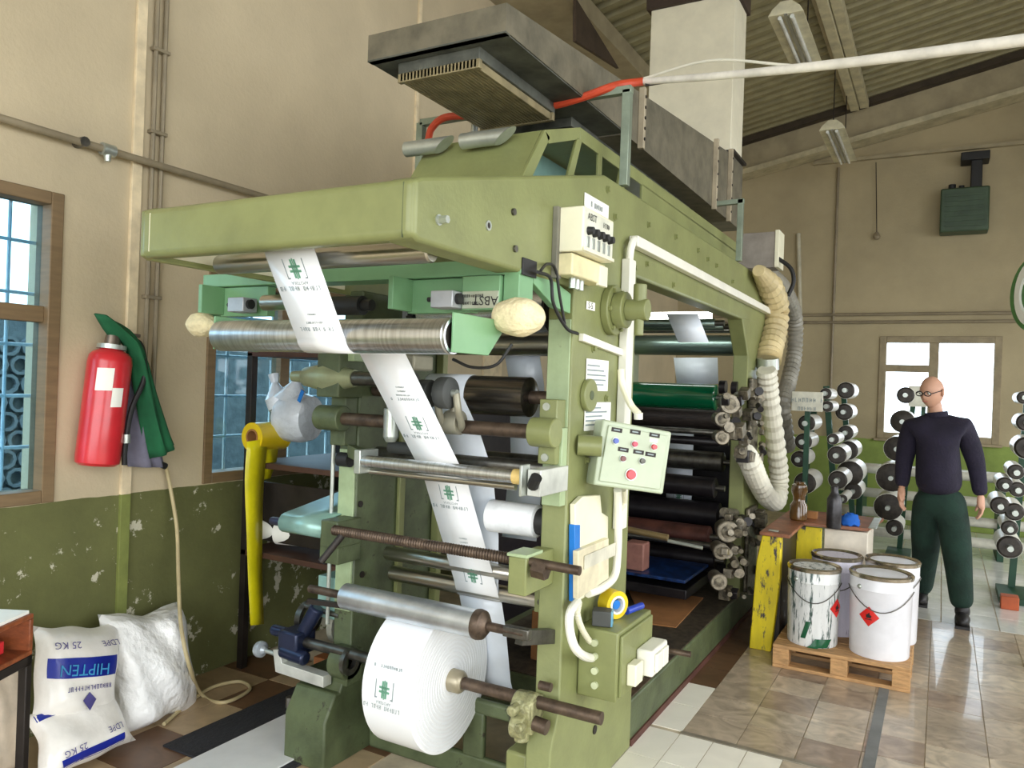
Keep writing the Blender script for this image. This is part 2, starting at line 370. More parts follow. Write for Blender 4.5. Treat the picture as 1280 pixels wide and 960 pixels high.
# roof: corrugated sheet, ribs along x
cm = MB(); prof = []; y = -3.3
while y < YB + 0.3:
    prof += [(y, 0), (y + 0.07, 0), (y + 0.095, 0.045), (y + 0.165, 0.045)]; y += 0.19
rows = [[(x, yy, rz(x) + dz) for yy, dz in prof] for x in (-3.7, 4.3)]
cm.sheet(rows).build('ceiling', mat('roof_sheet', (150, 142, 106), 0.5, var=0.08), smooth=0, kind='structure', solid=0.004)
CONC = mat('pale_concrete', (170, 158, 128), 0.8, var=0.1, scale=3)
MB().box((XL - .1, -2.9, 4.79), (-2.78, YB - .02, 4.96)).build('trim_1', CONC, kind='structure', smooth=0)
tr = MB()
def slope_beam(mb, ya, yb, xa, xb, lo, hi):
    mb.prism([(xa, ya, rz(xa) + lo), (xb, ya, rz(xb) + lo), (xb, ya, rz(xb) + hi), (xa, ya, rz(xa) + hi)], (0, yb - ya, 0))
slope_beam(tr, 10.72, 10.98, -3.3, 4.0, -0.42, -0.07); tr.build('trim_2', CONC, kind='structure', smooth=0)
tr = MB(); slope_beam(tr, 10.66, 10.98, -3.3, 4.0, -0.49, -0.42); tr.build('trim_3', mat('beam_flange', (192, 182, 150), 0.7), kind='structure', smooth=0)
tr = MB(); slope_beam(tr, 10.60, 10.98, -3.3, 4.0, -0.085, -0.005); tr.build('trim_4', mat('dark_purlin', (66, 56, 42), 0.8), kind='structure', smooth=0)
tr = MB().box((-1.6, 10.93, 4.66), (3.9, 10.99, 4.70)); tr.build('trim_5', CONC, kind='structure', smooth=0)
# left wall strip, pilaster, conduits
STRIP = mat('wall_strip', (226, 208, 172), 0.7)
def dado_strip(n, y0, y1):
    B(n, STRIP, None, (XL, y0, 1.01), (XL + 0.02, y1, 4.78), 0.002, kind='structure')
dado_strip('trim_6', 2.325, 2.375); dado_strip('trim_7', 4.53, 4.56); dado_strip('trim_8', 5.6, 5.9)
B('trim_9', mat('dado_strip', (122, 130, 66), 0.7), None, (XL, 2.325, 0), (XL + 0.02, 2.375, 1.01), 0.002, kind='structure')
PIPE = mat('grey_pipe', (140, 128, 104), 0.5, var=0.1)
cp = thing('wall_conduit', 'pair of thin vertical cable conduits clipped to the cream wall beside the pilaster strip', 'conduit', (XL, 2.46, 0.9))
for y in (2.425, 2.475): CY('conduit', PIPE, cp, (XL + 0.02, y, 1.45), (XL + 0.02, y, 4.78), 0.011, n=8)
for z in (1.95, 2.35, 2.75, 3.15): B('clip', PIPE, cp, (XL, 2.405, z), (XL + 0.036, 2.495, z + 0.018))
hp = thing('horizontal_pipe', 'long grey steel pipe running level along the cream wall with lamp socket', 'pipe', (XL, 4, 2.6))
CY('pipe', PIPE, hp, (XL + 0.05, -2.9, 2.597), (XL + 0.05, 10.9, 2.597), 0.017, n=12)
for y in (2.06, 4.4, 6.6, 8.8): MB().cyl((XL, y, 2.6), (XL + 0.07, y, 2.6), 0.022, n=10).build('bracket', DSTEEL, hp)
q = P(136, 200, 'x', XL + .06); MB().cyl((XL + .05, q.y - .03, 2.597), (XL + .05, q.y + .03, 2.597), 0.028).cyl((XL + .05, q.y, 2.6), (XL + .05, q.y, 2.545), 0.022, 0.012).build('socket', LGALV, hp)
bp_ = thing('back_wall_pipe', 'grey pipe pair running level across the far wall above the window', 'pipe', (0, YB, 2.6))
for z in (2.66, 2.56): CY('pipe', PIPE, bp_, (-3.2, YB - 0.04, z), (3.9, YB - 0.04, z), 0.02, n=8)
CY('riser', PIPE, bp_, (-1.29, YB - 0.03, 1.06), (-1.29, YB - 0.03, 4.6), 0.018, n=8)
hl = thing('hanging_pull', 'thin pull cord with round knob hanging on the far wall', 'pull cord', P(1096, 296, 'y', YB - .06))
a = P(1095, 203, 'y', YB - .06); b = P(1096, 293, 'y', YB - .06)
CY('cord', DMETAL, hl, a, b, 0.006, n=6); MB().lathe(b + V((0, 0, .03)), (0, 0, -1), [(0, .015), (.02, .03), (.06, .045), (.09, .03), (.1, .01)]).build('knob', PIPE, hl)
ht = thing('unit_heater', 'dark green box heater hung on a black bracket on the far wall', 'heater', P(1205, 290, 'y', YB - .3))
a = P(1176, 236, 'y', YB - .3); b = P(1236, 287, 'y', YB - .3)
HG = mat('heater_green', (64, 84, 62), 0.5)
B('body', HG, ht, (a.x, YB - .3, b.z), (b.x, YB - .02, a.z), 0.02)
for i in range(7): B('louvre', HG, ht, (a.x + .05, YB - .315, b.z + .06 + i * .06), (b.x - .05, YB - .298, b.z + .085 + i * .06), 0.003)
mb = MB(); c = P(1222, 215, 'y', YB - .2); mb.box((c.x - .07, YB - .25, a.z - .02), (c.x + .05, YB - .1, a.z + .38)); mb.box((c.x - .18, YB - .3, a.z + .32), (c.x + .12, YB - .02, a.z + .42)); mb.build('bracket', BLACK, ht, bev=.01)
MB().cyl((a.x + .12, YB - .2, a.z), (a.x + .12, YB - .2, a.z + .06), .04).cyl((a.x + .22, YB - .2, a.z), (a.x + .22, YB - .2, a.z + .04), .03).build('fitting', BLACK, ht)

# ------------------------------------------------------------------ floor
fl = MB().box((-3.65, -3.25, -0.12), (4.25, YB + .25, -0.004)).build('floor', mat('floor_grout', (200, 186, 160), 0.8), smooth=0, kind='structure')
def tilemat(name, cols, rough, stone=0.0, coat=0.0):
    m = bpy.data.materials.new(name); m.use_nodes = True; nt = m.node_tree; N = nt.nodes; L = nt.links; b = N['Principled BSDF']
    b.inputs['Roughness'].default_value = rough; b.inputs['Coat Weight'].default_value = coat
    oi = N.new('ShaderNodeObjectInfo'); r = N.new('ShaderNodeValToRGB'); r.color_ramp.interpolation = 'LINEAR'
    for i, c in enumerate(cols):
        e = r.color_ramp.elements[i] if i < 2 else r.color_ramp.elements.new(0.5)
        e.position = i / (len(cols) - 1); e.color = srgb(c)
    L.new(oi.outputs['Random'], r.inputs[0])
    g = N.new('ShaderNodeNewGeometry'); n = N.new('ShaderNodeTexNoise'); mp = N.new('ShaderNodeMapping'); mp.inputs['Scale'].default_value = (4.2, 5.2, 1) if stone else (3, 3, 3)
    L.new(g.outputs['Position'], mp.inputs[0]); L.new(mp.outputs[0], n.inputs['Vector']); n.inputs['Scale'].default_value = 1.6; n.inputs['Detail'].default_value = 7; n.inputs['Distortion'].default_value = 1.6
    rr = N.new('ShaderNodeMapRange'); rr.inputs[1].default_value = 0.3; rr.inputs[2].default_value = 0.7; rr.inputs[3].default_value = 1 - 0.55 * stone - 0.08; rr.inputs[4].default_value = 1 + 0.25 * stone
    L.new(n.outputs['Fac'], rr.inputs[0])
    mx = N.new('ShaderNodeVectorMath'); mx.operation = 'SCALE'; L.new(r.outputs[0], mx.inputs[0]); L.new(rr.outputs[0], mx.inputs[3]); L.new(mx.outputs[0], b.inputs['Base Color'])
    MATS[name] = m; return m
T_WHITE = tilemat('white_tile', [(246, 240, 224), (250, 246, 232)], 0.3)
T_STONE = tilemat('stone_tile', [(178, 160, 138), (204, 188, 164), (160, 138, 118)], 0.3, 0.62, 0.25)
T_FAR = tilemat('pale_tile', [(226, 226, 220), (240, 240, 234)], 0.14, 0.1, 0.4)
T_BEIGE = tilemat('beige_tile', [(176, 150, 116), (188, 164, 130)], 0.4, 0.2)
T_BROWN = tilemat('brown_tile', [(92, 66, 46), (112, 82, 58)], 0.4, 0.3)
TM = {}
def tile(x0, x1, y0, y1, m, g=0.0022):
    key = (round(x1 - x0, 3), round(y1 - y0, 3), m.name)
    if key not in TM:
        hx, hy = (x1 - x0) / 2 - g, (y1 - y0) / 2 - g
        mb = MB().box((-hx, -hy, -0.004), (hx, hy, 0.0)); me = bpy.data.meshes.new('tile'); me.from_pydata([tuple(p) for p in mb.v], [], mb.f); me.materials.append(m); TM[key] = me
    o = bpy.data.objects.new('tile', TM[key]); COL.objects.link(o); o.parent = fl; o.location = V(((x0 + x1) / 2, (y0 + y1) / 2, 0)) - org(fl)
for i in range(5):
    for j in range(5): 
        if i == 0 or True: tile(-1.325 + .153 * i, -1.172 + .153 * i, 2.04 + .306 * j, 2.346 + .306 * j, T_WHITE)
for j in range(2): tile(-1.172, -1.019, 3.60 + .31 * j, 3.91 + .31 * j, T_WHITE)
for j in range(8): tile(-1.172, -1.019, 4.22 + .3 * j, 4.52 + .3 * j, T_BROWN)
for i in range(11):
    for j in range(11): tile(-1.019 + .25 * i, -.769 + .25 * i, 3.60 + .255 * j, 3.855 + .255 * j, T_STONE)
for i in range(9):
    for j in range(7): tile(-.56 + .25 * i, -.31 + .25 * i, 1.785 + .255 * j, 2.04 + .255 * j, T_STONE)
for i in range(10):
    for j in range(12): tile(-1.4 + .36 * i, -1.04 + .36 * i, 6.41 + .38 * j, 6.79 + .38 * j, T_FAR, 0.004)
for i in range(4):
    for j in range(8):
        y1_ = 3.31 - .33 * j
        tile(-3.4 + .345 * i, -3.055 + .345 * i, y1_ - .33, y1_, T_BEIGE if (i + j) % 2 or (i == 0 and j > 0) else T_BROWN)
B('threshold_strip', mat('grey_strip', (150, 142, 126), 0.4, 0.3), fl, (-1.02, 3.57, -0.004), (1.7, 3.602, 0.004), 0.002)
B('floor_band', mat('grey_band', (120, 122, 120), 0.5), fl, (-0.255, 3.61, -0.002), (-0.205, 4.9, 0.003), 0)
mt = B('floor_mat', mat('black_mat', (42, 42, 46), 0.85, bump=0.3), None, (-2.86, 2.20, 0.001), (-2.26, 2.98, 0.010), 0.002, label='flat black rubber mat on the brown floor beside the press', cat='mat')
B('floor_board', mat('white_board', (226, 226, 224), 0.5, var=0.03), None, (-2.645, 1.9, 0.011), (-2.30, 2.76, 0.018), 0.002, label='white board lying on the black rubber mat', cat='board')

# ================================================================== PRINTING PRESS
XR, XI = -1.17, -1.27          # right frame outer / inner face
XO, XJ = -2.24, -2.14          # left frame outer / inner face
press = thing('printing_press', 'large green flexographic film printing press with steel rollers and overhanging beam', 'printing press', (-1.7, 3.8, 0))
def arm(n, xa, xb):
    bev = .012 if xb - xa > .05 else .004
    mb = MB(); mb.yz(xa, xb, [(1.575, 1.965), (1.575, 2.105), (1.60, 2.118), (2.80, 2.425), (5.95, 2.44), (5.95, 2.10), (5.2, 2.08), (3.19, 2.08), (3.19, 1.953), (1.60, 1.953)])
    return mb.build(n, GREEN, press, bev=bev, seg=3)
ra = arm('side_beam', XI, XR); arm('side_beam', XO, XO + .03)
B('arm_lining', CREAM, press, (XO + .03, 1.66, 1.97), (XO + .036, 2.5, 2.11), 0)
def column(n, xa, xb, front):
    mb = MB(); mb.yz(xa, xb, [(front, 1.97), (3.19, 1.97), (3.19, 0.36), (3.31, 0.30), (3.31, 0.0), (front - .06, 0.0), (front - .06, 0.30), (front, 0.42)])
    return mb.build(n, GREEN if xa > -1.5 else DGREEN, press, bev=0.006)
column('column', XI, XR, 2.545); column('column', XO, XJ, 2.545)
def rear(n, xa, xb):
    mb = MB(); mb.yz(xa, xb, [(5.42, 0.2), (5.42, 1.85), (5.2, 2.09), (5.95, 2.12), (5.95, 0.2)]); return mb.build(n, GREEN, press, bev=0.006)
rear('rear_post', XI, XR); rear('rear_post', XO, XJ)
# front beam and left arm joint
B('front_beam', GREEN, press, (-2.235, 1.57, 1.957), (XR - .002, 1.635, 2.112), 0.022, seg=4)
B('seam', CREAM, press, (-2.19, 1.5685, 1.975), (-2.188, 1.573, 2.095), 0)
B('seam', DGREEN, press, (-1.205, 1.5695, 1.96), (-1.203, 1.575, 2.10), 0)
# plinth
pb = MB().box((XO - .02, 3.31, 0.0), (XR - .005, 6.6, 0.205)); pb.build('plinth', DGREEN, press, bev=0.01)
B('plinth_top', mat('scuffed_deck', (84, 74, 60), 0.55, 0.2, var=0.3, scale=24, col2=(44, 38, 30), spot=(170, 160, 140), spot_scale=30, spot_t=0.68), press, (XJ, 3.32, 0.206), (XR - .012, 6.55, 0.213), 0)
B('kick_strip', mat('red_stain', (92, 54, 44), 0.7, var=0.25, col2=(70, 40, 30)), press, (XR - .008, 3.32, 0.0), (XR + .004, 6.4, 0.03), 0)
# rollers inside the overhang
def roller(n, m, y, z, x0, x1, r, sr=0.0, sx0=None, sx1=None, sm=None, par=None, nn=28):
    mb = MB(); mb.lathe((x0, y, z), (1, 0, 0), [(0, r * .86), (0.006, r), (x1 - x0 - 0.006, r), (x1 - x0, r * .86)], nn)
    o = mb.build(n, m, par or press)
    if sr: CY('journal', sm or DSTEEL, o, (sx0 if sx0 is not None else x0 - .1, y, z), (sx1 if sx1 is not None else x1 + .1, y, z), sr, n=14)
    return o
roller('guide_roller', STEEL, 1.80, 1.965, XJ, XI, 0.032)
roller('guide_roller', STEEL, 2.25, 1.985, XJ, XI, 0.03)
for xx, yy, zz in ((0, 0, 0),):
    pass
# bolts on the right beam (photo pixels on the face)
def hexbolt(px, py, r=0.011, h=0.014, m=None, x=XR):
    c = P(px, py, 'x', x); o = MB().cyl(c, c + V((0.004, 0, 0)), r * 1.35, n=14).cyl(c, c + V((h, 0, 0)), r, n=6).build('bolt', m or GREEN, press)
    return o
hexbolt(548, 275, .011, .03, LGALV)
for px, py in ((759, 237), (768, 271), (810, 281), (844, 296), (872, 313), (884, 324), (895, 332), (808, 330), (841, 356), (793, 335), (915, 352), (741, 436), (757, 498), (733, 575)): hexbolt(px, py)
c = P(610, 282, 'x', XR); MB().ring(c, c + V((.004, 0, 0)), .015, .009, 16).build('bush', LGALV, press); CY('bush_core', DMETAL, press, c, c + V((.002, 0, 0)), .009, n=14)
for px, py in ((643, 311), (641, 265)): c = P(px, py, 'x', XR); CY('plug', DSTEEL, press, c, c + V((.008, 0, 0)), .011, n=12)
# ---- dryer hood on top
HX = -1.275
dp = [(2.30, 2.28), (2.475, 2.515), (2.78, 2.617), (3.0, 2.62), (5.5, 2.63), (5.5, 2.43), (2.6, 2.38)]
mb = MB(); DX = P(503, 222, 'y', 2.32).x
mb.prism([(DX, 2.32, 2.30), (DX, 2.475, 2.515), (DX, 2.495, 2.50), (DX, 2.34, 2.29)], (HX - .014 - DX, 0, 0)); mb.build('dryer_front', GREEN, press, bev=.002)
B('dryer_top', GREEN, press, (DX, 2.80, 2.598), (HX - .014, 5.5, 2.618), .004)
MB().prism([(DX, 2.475, 2.515), (DX, 2.80, 2.618), (DX, 2.80, 2.60), (DX, 2.49, 2.50)], (HX - .014 - DX, 0, 0)).build('dryer_top', GREEN, press, bev=.002)
sp_ = [[(2.30, 2.28), (2.475, 2.515), (2.52, 2.50), (2.36, 2.28)], [(2.475, 2.515), (2.78, 2.617), (2.78, 2.57), (2.51, 2.475)], [(2.78, 2.617), (5.5, 2.63), (5.5, 2.56), (2.78, 2.565)],
       [(2.66, 2.36), (2.755, 2.57), (2.80, 2.57), (2.71, 2.36)], [(2.97, 2.40), (2.97, 2.57), (3.01, 2.57), (3.01, 2.40)], [(3.16, 2.40), (3.22, 2.57), (3.30, 2.57), (3.24, 2.40)], [(3.5, 2.40), (3.5, 2.57), (5.5, 2.57), (5.5, 2.42)], [(2.30, 2.28), (2.8, 2.40), (3.5, 2.43), (3.5, 2.40), (2.8, 2.37)]]
for p_ in sp_: MB().yz(HX - .012, HX, p_).build('dryer_side', GREEN, press, bev=.002)
MB().yz(-1.55, -1.54, [(2.40, 2.30), (2.52, 2.50), (2.8, 2.59), (4.0, 2.59), (4.0, 2.4), (2.7, 2.36)]).build('dryer_baffle', TEAL, press)
for px, py, L_ in ((508, 187, .21), (578, 177, .22)):
    a = P(px, py, 'y', 2.40); d_ = V((1, 0.02, 0.0)); r_ = .029
    mb = MB().ring(a, a + d_ * .09, r_, r_ - .004, 22)
    u_ = V((0, 1, 0)); n_ = 22; vs_ = []
    for k, (h, zc) in enumerate(((.09, 0), (L_, 0))):
        for i in range(n_):
            t_ = 2 * PI * i / n_; yy = math.cos(t_) * r_; zz = math.sin(t_) * r_
            hh = h if k == 0 else .10 + (L_ - .10) * (0.35 + 0.65 * (math.sin(t_) * .5 + .5))
            vs_.append(a + d_ * hh + V((0, yy, zz)))
    mb.add(vs_, [(i, (i + 1) % n_, n_ + (i + 1) % n_, n_ + i) for i in range(n_)] + [tuple(range(n_, 2 * n_))])
    o = mb.build('exhaust_pipe', LGALV, press); CY('pipe_mouth', DMETAL, o, a + d_ * .02, a + d_ * .021, r_ - .004)
# ---- web guide: light green frame with chrome roller
GPX = P(629, 365, 'y', 2.14).x
gf = MB().box((-2.637, 2.14, 1.947), (XR, 2.24, 1.998)).box((-2.637, 2.145, 1.80), (-2.595, 2.235, 1.95)).box((GPX, 2.14, 1.80), (XR - .004, 2.235, 1.95)).build('guide_frame', LGREEN, press, bev=.003)
B('end_cap', BLACK, gf, (XR, 2.142, 1.945), (XR + .006, 2.238, 2.0), .002)
MB().yz(-1.20, -1.175, [(2.24, 1.99), (2.53, 1.93), (2.53, 1.86), (2.40, 1.87), (2.24, 1.93)]).build('mount_plate', LGREEN, gf, bev=.002)
RY, RZ, RR = 1.878, 1.732, 0.053
cr = roller('chrome_roller', CHROME, RY, RZ, -2.215, -1.245, RR, par=gf, nn=40)
MB().ring((-1.245, RY, RZ), (-1.240, RY, RZ), RR * .98, RR * .8, 28).build('roller_rim', CHROME, gf); CY('roller_bore', DMETAL, gf, (-1.246, RY, RZ), (-1.2445, RY, RZ), RR * .82, n=24)
for s_, xx in ((1, -1.237), (-1, -2.222)):
    MB().yz(xx, xx + .008 * s_, [(1.86, 1.685), (1.86, 1.80), (2.14, 1.80), (2.14, 1.76), (2.06, 1.685)]).build('hanger_plate', LGREEN, gf, bev=.002)
for xa in (-2.55, -1.62):
    MB().box((xa, 2.05, 1.835), (xa + .02, 2.16, 1.945)).box((xa, 2.16, 1.83), (xa + .26, 2.20, 1.945)).build('sensor_mount', LGREEN, gf, bev=.002)
for px, py in ((296, 380), (553, 373)):
    c = P(px, py, 'y', 2.08); B('sensor_block', mat('grey_cast', (176, 178, 180), .4, .4), gf, (c.x - .04, 2.07, c.z - .03), (c.x + .045, 2.14, c.z + .025), .003)
    CY('sensor_knob', BLACK, gf, (c.x + .045, 2.1, c.z), (c.x + .058, 2.1, c.z), .018); CY('sensor_stud', BLACK, gf, (c.x - .07, 2.1, c.z), (c.x - .045, 2.1, c.z), .008)
c = P(608, 364, 'y', 2.13); bw = GPX - .004 - c.x; B('bracket_box', LGREEN, gf, (c.x - .09, 2.125, c.z - .06), (c.x + bw, 2.2, c.z + .05), .003)
PLATE = mat('silver_plate', (190, 196, 176), .35, .5)
B('name_plate', PLATE, gf, (c.x - .085, 2.121, c.z - .055), (c.x + bw - .003, 2.126, c.z - .0), .001)
text('ABST', .042, (c.x + bw - .05, 2.121, c.z - .03), (-1, 0, 0.03), (0, 0, -1), BLACK, gf); scribble(10, .010, (c.x - .045, 2.121, c.z - .015), (-1, 0, 0), (0, 0, -1), BLACK, gf); scribble(8, .010, (c.x - .05, 2.121, c.z - .038), (-1, 0, 0), (0, 0, -1), BLACK, gf)
MB().cyl((-2.24, 2.1, 1.872), (-1.95, 2.1, 1.872), .03).build('scan_roller', STEEL, gf)
c = P(440, 382, 'y', 2.12); MB().cyl((c.x - .10, 2.12, c.z), (c.x + .05, 2.12, c.z), .034).cyl((c.x + .05, 2.12, c.z), (c.x + .09, 2.12, c.z), .02).build('actuator', BLACK, gf)
def foam(px, py, yv, sx, sy, sz, seed):
    random.seed(seed); c = P(px, py, 'y', yv); mb = MB().ball(c, 1.0, 14, 9, (sx, sy, sz))
    for p in mb.v: p += V((random.uniform(-1, 1) * .1 * sx, random.uniform(-1, 1) * .1 * sy, random.uniform(-1, 1) * .12 * sz))
    return mb.build('foam_pad', FOAM, gf, smooth=60, sub=1)
foam(648, 396, 2.13, .095, .07, .062, 3); foam(252, 406, 2.13, .075, .06, .05, 5)
MB().tube(curve([P(672, 340, 'y', 2.19), P(688, 348, 'x', -1.15), P(692, 380, 'x', -1.15), P(708, 410, 'x', -1.15), P(722, 417, 'x', -1.15)]), .006).build('cable', BLACK, gf)
MB().tube(curve([P(676, 338, 'y', 2.2), P(684, 330, 'x', -1.15), P(694, 336, 'x', -1.15), P(700, 372, 'x', -1.15), P(706, 405, 'x', -1.15)]), .005).build('cable', BLACK, gf)
MB().tube(curve([P(566, 449, 'y', 2.1), P(590, 459, 'y', 2.1), P(620, 456, 'y', 2.1), P(640, 430, 'y', 2.12)]), .005).build('cable', BLACK, gf)
# ---- boxes on the right face
kx = XR + .105; ky0 = P(730, 258, 'x', kx).y; ky1 = P(767, 290, 'x', kx).y; kz1 = P(729.5, 256, 'x', kx).z; kz0 = P(727.5, 313, 'x', kx).z
kb = B('speed_control_box', CREAM, press, (XR + .002, ky0, kz0), (kx, ky1, kz1), .006)
B('box_back', mat('grey_back', (120, 118, 104), .6), kb, (XR, ky0 - .02, kz0 - .09), (XR + .02, ky0 + .02, kz1), .002)
fx = kx + .001; kw = ky1 - ky0
B('face_frame', CREAM, kb, (fx, ky0, kz0 + .002), (fx + .006, ky1, kz0 + .014), .002); B('face_plate', mat('pale_face', (224, 224, 206), .4), kb, (fx - .001, ky0 + .01, kz0 + .014), (fx + .001, ky1 - .01, kz1 - .01), 0)
text('ABST', .034, (fx + .001, ky0 + kw * .25, kz1 - .03), (0, 1, 0), (0, 0, 1), BLACK, kb); scribble(4, .018, (fx + .001, ky0 + kw * .72, kz1 - .035), (0, 1, 0), (0, 0, 1), BLACK, kb)
for i in range(5):
    y = ky0 + kw * (.14 + .17 * i); zk = kz0 + (kz1 - kz0) * .48
    MB().cyl((fx, y, zk), (fx + .022, y, zk), .015, .012, 14).build('knob', BLACK, kb); B('dial_scale', LGALV, kb, (fx, y - .011, zk - .055), (fx + .004, y + .011, zk - .018), .001)
jx = XR + .07; jy1 = P(757, 340, 'x', jx).y; jz0 = P(712, 342, 'x', jx).z
jb = B('junction_box', mat('aged_cream', (232, 222, 176), .45), press, (XR + .002, ky0, jz0), (jx, jy1, kz0 - .004), .006)
B('lid', CREAM, jb, (jx - .008, jy1 - .07, jz0 - .008), (jx + .008, jy1 + .004, kz0 - .012), .003)
for i in range(3): y = ky0 + .08 + i * .035; CY('cable_gland', LGALV, jb, (XR + .035, y, jz0), (XR + .035, y, jz0 - .035), .012, n=10)
lc = B('label_card', PAPER, press, (XR + .002, 2.60, 2.25), (XR + .005, 2.83, 2.31), 0); scribble(7, .020, (XR + .005, 2.71, 2.28), (0, 1, 0), (0, 0, 1), PRINTK, lc)
def card(px0, py0, px1, py1, x=XR + .003):
    a, b = P(px0, py0, 'x', x), P(px1, py1, 'x', x); return B('notice', PAPER, press, (x, a.y, b.z), (x + .002, b.y, a.z), 0)
s5 = card(733, 376, 743, 389); c = P(738, 382.5, 'x', XR + .005); text('S-5', .034, c, (0, 1, 0), (0, 0, 1), BLACK, s5)
for pa in ((733, 448, 759, 489), (731, 503, 762, 536)):
    n_ = card(*pa); a = P(pa[0], pa[1], 'x', XR + .005); b = P(pa[2], pa[3], 'x', XR + .005)
    for i in range(5):
        z = a.z - (a.z - b.z) * (.2 + .15 * i); B('print_line', PRINTK, n_, (XR + .0052, a.y + .012, z - .003), (XR + .0058, a.y + (b.y - a.y) * random.uniform(.6, .9), z + .003), 0)
# white cable trunking
ct = MB().box((XR + .002, 2.995, 1.02), (XR + .04, 3.065, 2.13)).build('cable_trunking', WHITEP, press, bev=.004)
MB().bar((XR + .022, 3.07, 2.215), (XR + .022, 5.96, 2.205), .04, .045).build('cable_trunking', WHITEP, press, bev=.004)
for k in (0, .02): MB().tube(curve([(XR + .022, 3.02 + k, 2.12), (XR + .03, 3.01 + k, 2.17), (XR + .03, 3.04 + k, 2.215), (XR + .022, 3.09, 2.22)]), .012).build('trunking_bend', WHITEP, press)
MB().bar((XR + .01, 2.60, 1.78), (XR + .01, 3.0, 1.745), .02, .028).build('trunking_branch', WHITEP, press, bev=.002)
# flange bearing with pipe elbow
c = P(762, 388, 'x', XR); fb = MB().cyl(c, c + V((.03, 0, 0)), .10, n=28).build('bearing_flange', GREEN, press, bev=.004)
MB().cyl(c + V((.03, 0, 0)), c + V((.075, 0, 0)), .072, n=24).build('bearing_cap', GREEN, fb, bev=.004)
MB().cyl(c + V((.075, 0, 0)), c + V((.16, 0, .0)), .042, n=20).cyl(c + V((.125, 0, .0)), c + V((.125, 0, .10)), .026, n=16).cyl(c + V((.125, 0, .02)), c + V((.125, 0, -.10)), .018, n=14).build('rotary_union', GREEN, fb, bev=.003)
for i in range(6):
    t_ = i * PI / 3; q = c + V((.03, math.cos(t_) * .084, math.sin(t_) * .084)); CY('flange_bolt', GREEN, fb, q, q + V((.012, 0, 0)), .010, n=6)
c = P(733, 494, 'x', XR); f2 = MB().cyl(c, c + V((.022, 0, 0)), .062, n=24).build('bearing_flange', GREEN, press, bev=.004); CY('bore', DGREEN, f2, c + V((.022, 0, 0)), c + V((.024, 0, 0)), .018, n=14)
# column front plates
B('column_face', mat('pale_front', (166, 184, 142), .4, var=.1, spot=(90, 96, 70), spot_scale=30, spot_t=.68), press, (XI + .006, 2.538, 1.45), (XR - .006, 2.546, 1.84), .002)
# ---- control panel on a stub arm
pc = P(791, 571, 'x', -1.0); pn = V((0.66, -0.75, 0.06)).normalized()
TL, TR_, BR_, BL_ = [PP(x, y, pc, pn) for x, y in ((754, 524), (840, 540), (829, 618), (742, 606))]
cpn = MB().prism([TL, TR_, BR_, BL_], -pn * .10).build('control_panel', mat('grey_green_enamel', (178, 188, 162), .35, var=.05), press, bev=.008, seg=3)
pu = ((TR_ - TL) + (BR_ - BL_)).normalized(); pv = ((TL - BL_) + (TR_ - BR_)).normalized(); pcx = (TL + TR_ + BR_ + BL_) / 4
lid = MB().prism([PP(x, y, pc, pn) + pn * .001 for x, y in ((760, 531), (834, 545), (824, 612), (748, 601))], pn * .008).build('lid', mat('grey_green_enamel', (0, 0, 0)), cpn, bev=.003)
def on_panel(px, py): return PP(px, py, pc, pn) + pn * .009
for px, py, m_, r_ in ((768, 551, mat('blue_button', (72, 90, 170), .3), .011), (791.5, 555, mat('pink_button', (196, 66, 88), .3), .011), (815.5, 558.5, RED, .011), (777, 573, mat('maroon_button', (110, 60, 56), .3), .011), (801, 576, DSTEEL, .011), (787, 593, RED, .019)):
    q = on_panel(px, py); MB().cyl(q, q + pn * .006, r_ * 1.2, n=18).build('button_collar', LGALV, cpn); MB().cyl(q + pn * .006, q + pn * .016, r_, r_ * .85, 18).build('button', m_, cpn)
for px, py in ((770, 537.5), (793, 540), (817, 544), (778, 562), (797, 565), (812, 568)):
    q = on_panel(px, py); MB().obox(q, pu * .021, pv * .008, pn * .001).build('button_label', DMETAL, cpn)
    MB().obox(q + pn * .0012, pu * .012, pv * .0025, pn * .0004).build('button_label_print', PRINTK, cpn)
q = on_panel(816, 550.5); MB().obox(q, pu * .016, pv * .007, pn * .001).build('button_label', PAPER, cpn)
CY('stub_arm', GREEN, press, P(722, 556, 'x', XR), P(752, 558, 'x', -1.09), .038, n=20)
CY('cable_gland', WHITEP, cpn, P(798, 524, 'x', -1.06), P(798, 516, 'x', -1.06), .018, n=12)
MB().tube(curve([P(776, 462, 'x', XR + .04), P(778, 480, 'x', XR + .05), P(788, 505, 'x', -1.10), P(798, 517, 'x', -1.06)]), .014).build('conduit', CREAM, press)
# conduit from panel down to the cabinet
MB().tube(curve([P(772, 612, 'x', -1.08), P(773, 640, 'x', -1.10), P(772, 690, 'x', -1.12), P(768, 720, 'x', -1.12), P(752, 735, 'x', -1.12), P(735, 742, 'x', -1.13)]), .016).build('conduit', WHITEP, press)
MB().tube(curve([P(779, 612, 'x', -1.08), P(780, 628, 'x', -1.10), P(775, 637, 'x', -1.10)]), .012).build('conduit', CREAM, press)
MB().tube(curve([P(722, 752, 'x', -1.13), P(713, 765, 'x', -1.11), P(712, 785, 'x', -1.11), P(718, 808, 'x', -1.10), P(730, 820, 'x', -1.10), P(745, 823, 'x', -1.12)]), .016).build('conduit', WHITEP, press)
cv = curve([P(724, 752, 'x', -1.13), P(722, 768, 'x', -1.12), P(727, 785, 'x', -1.12), P(736, 800, 'x', -1.12), P(744, 806, 'x', -1.12)], 14)
MB().tube(cv, .01, 10, lambda k: .010 + .002 * (k % 2)).build('conduit', CREAM, press)
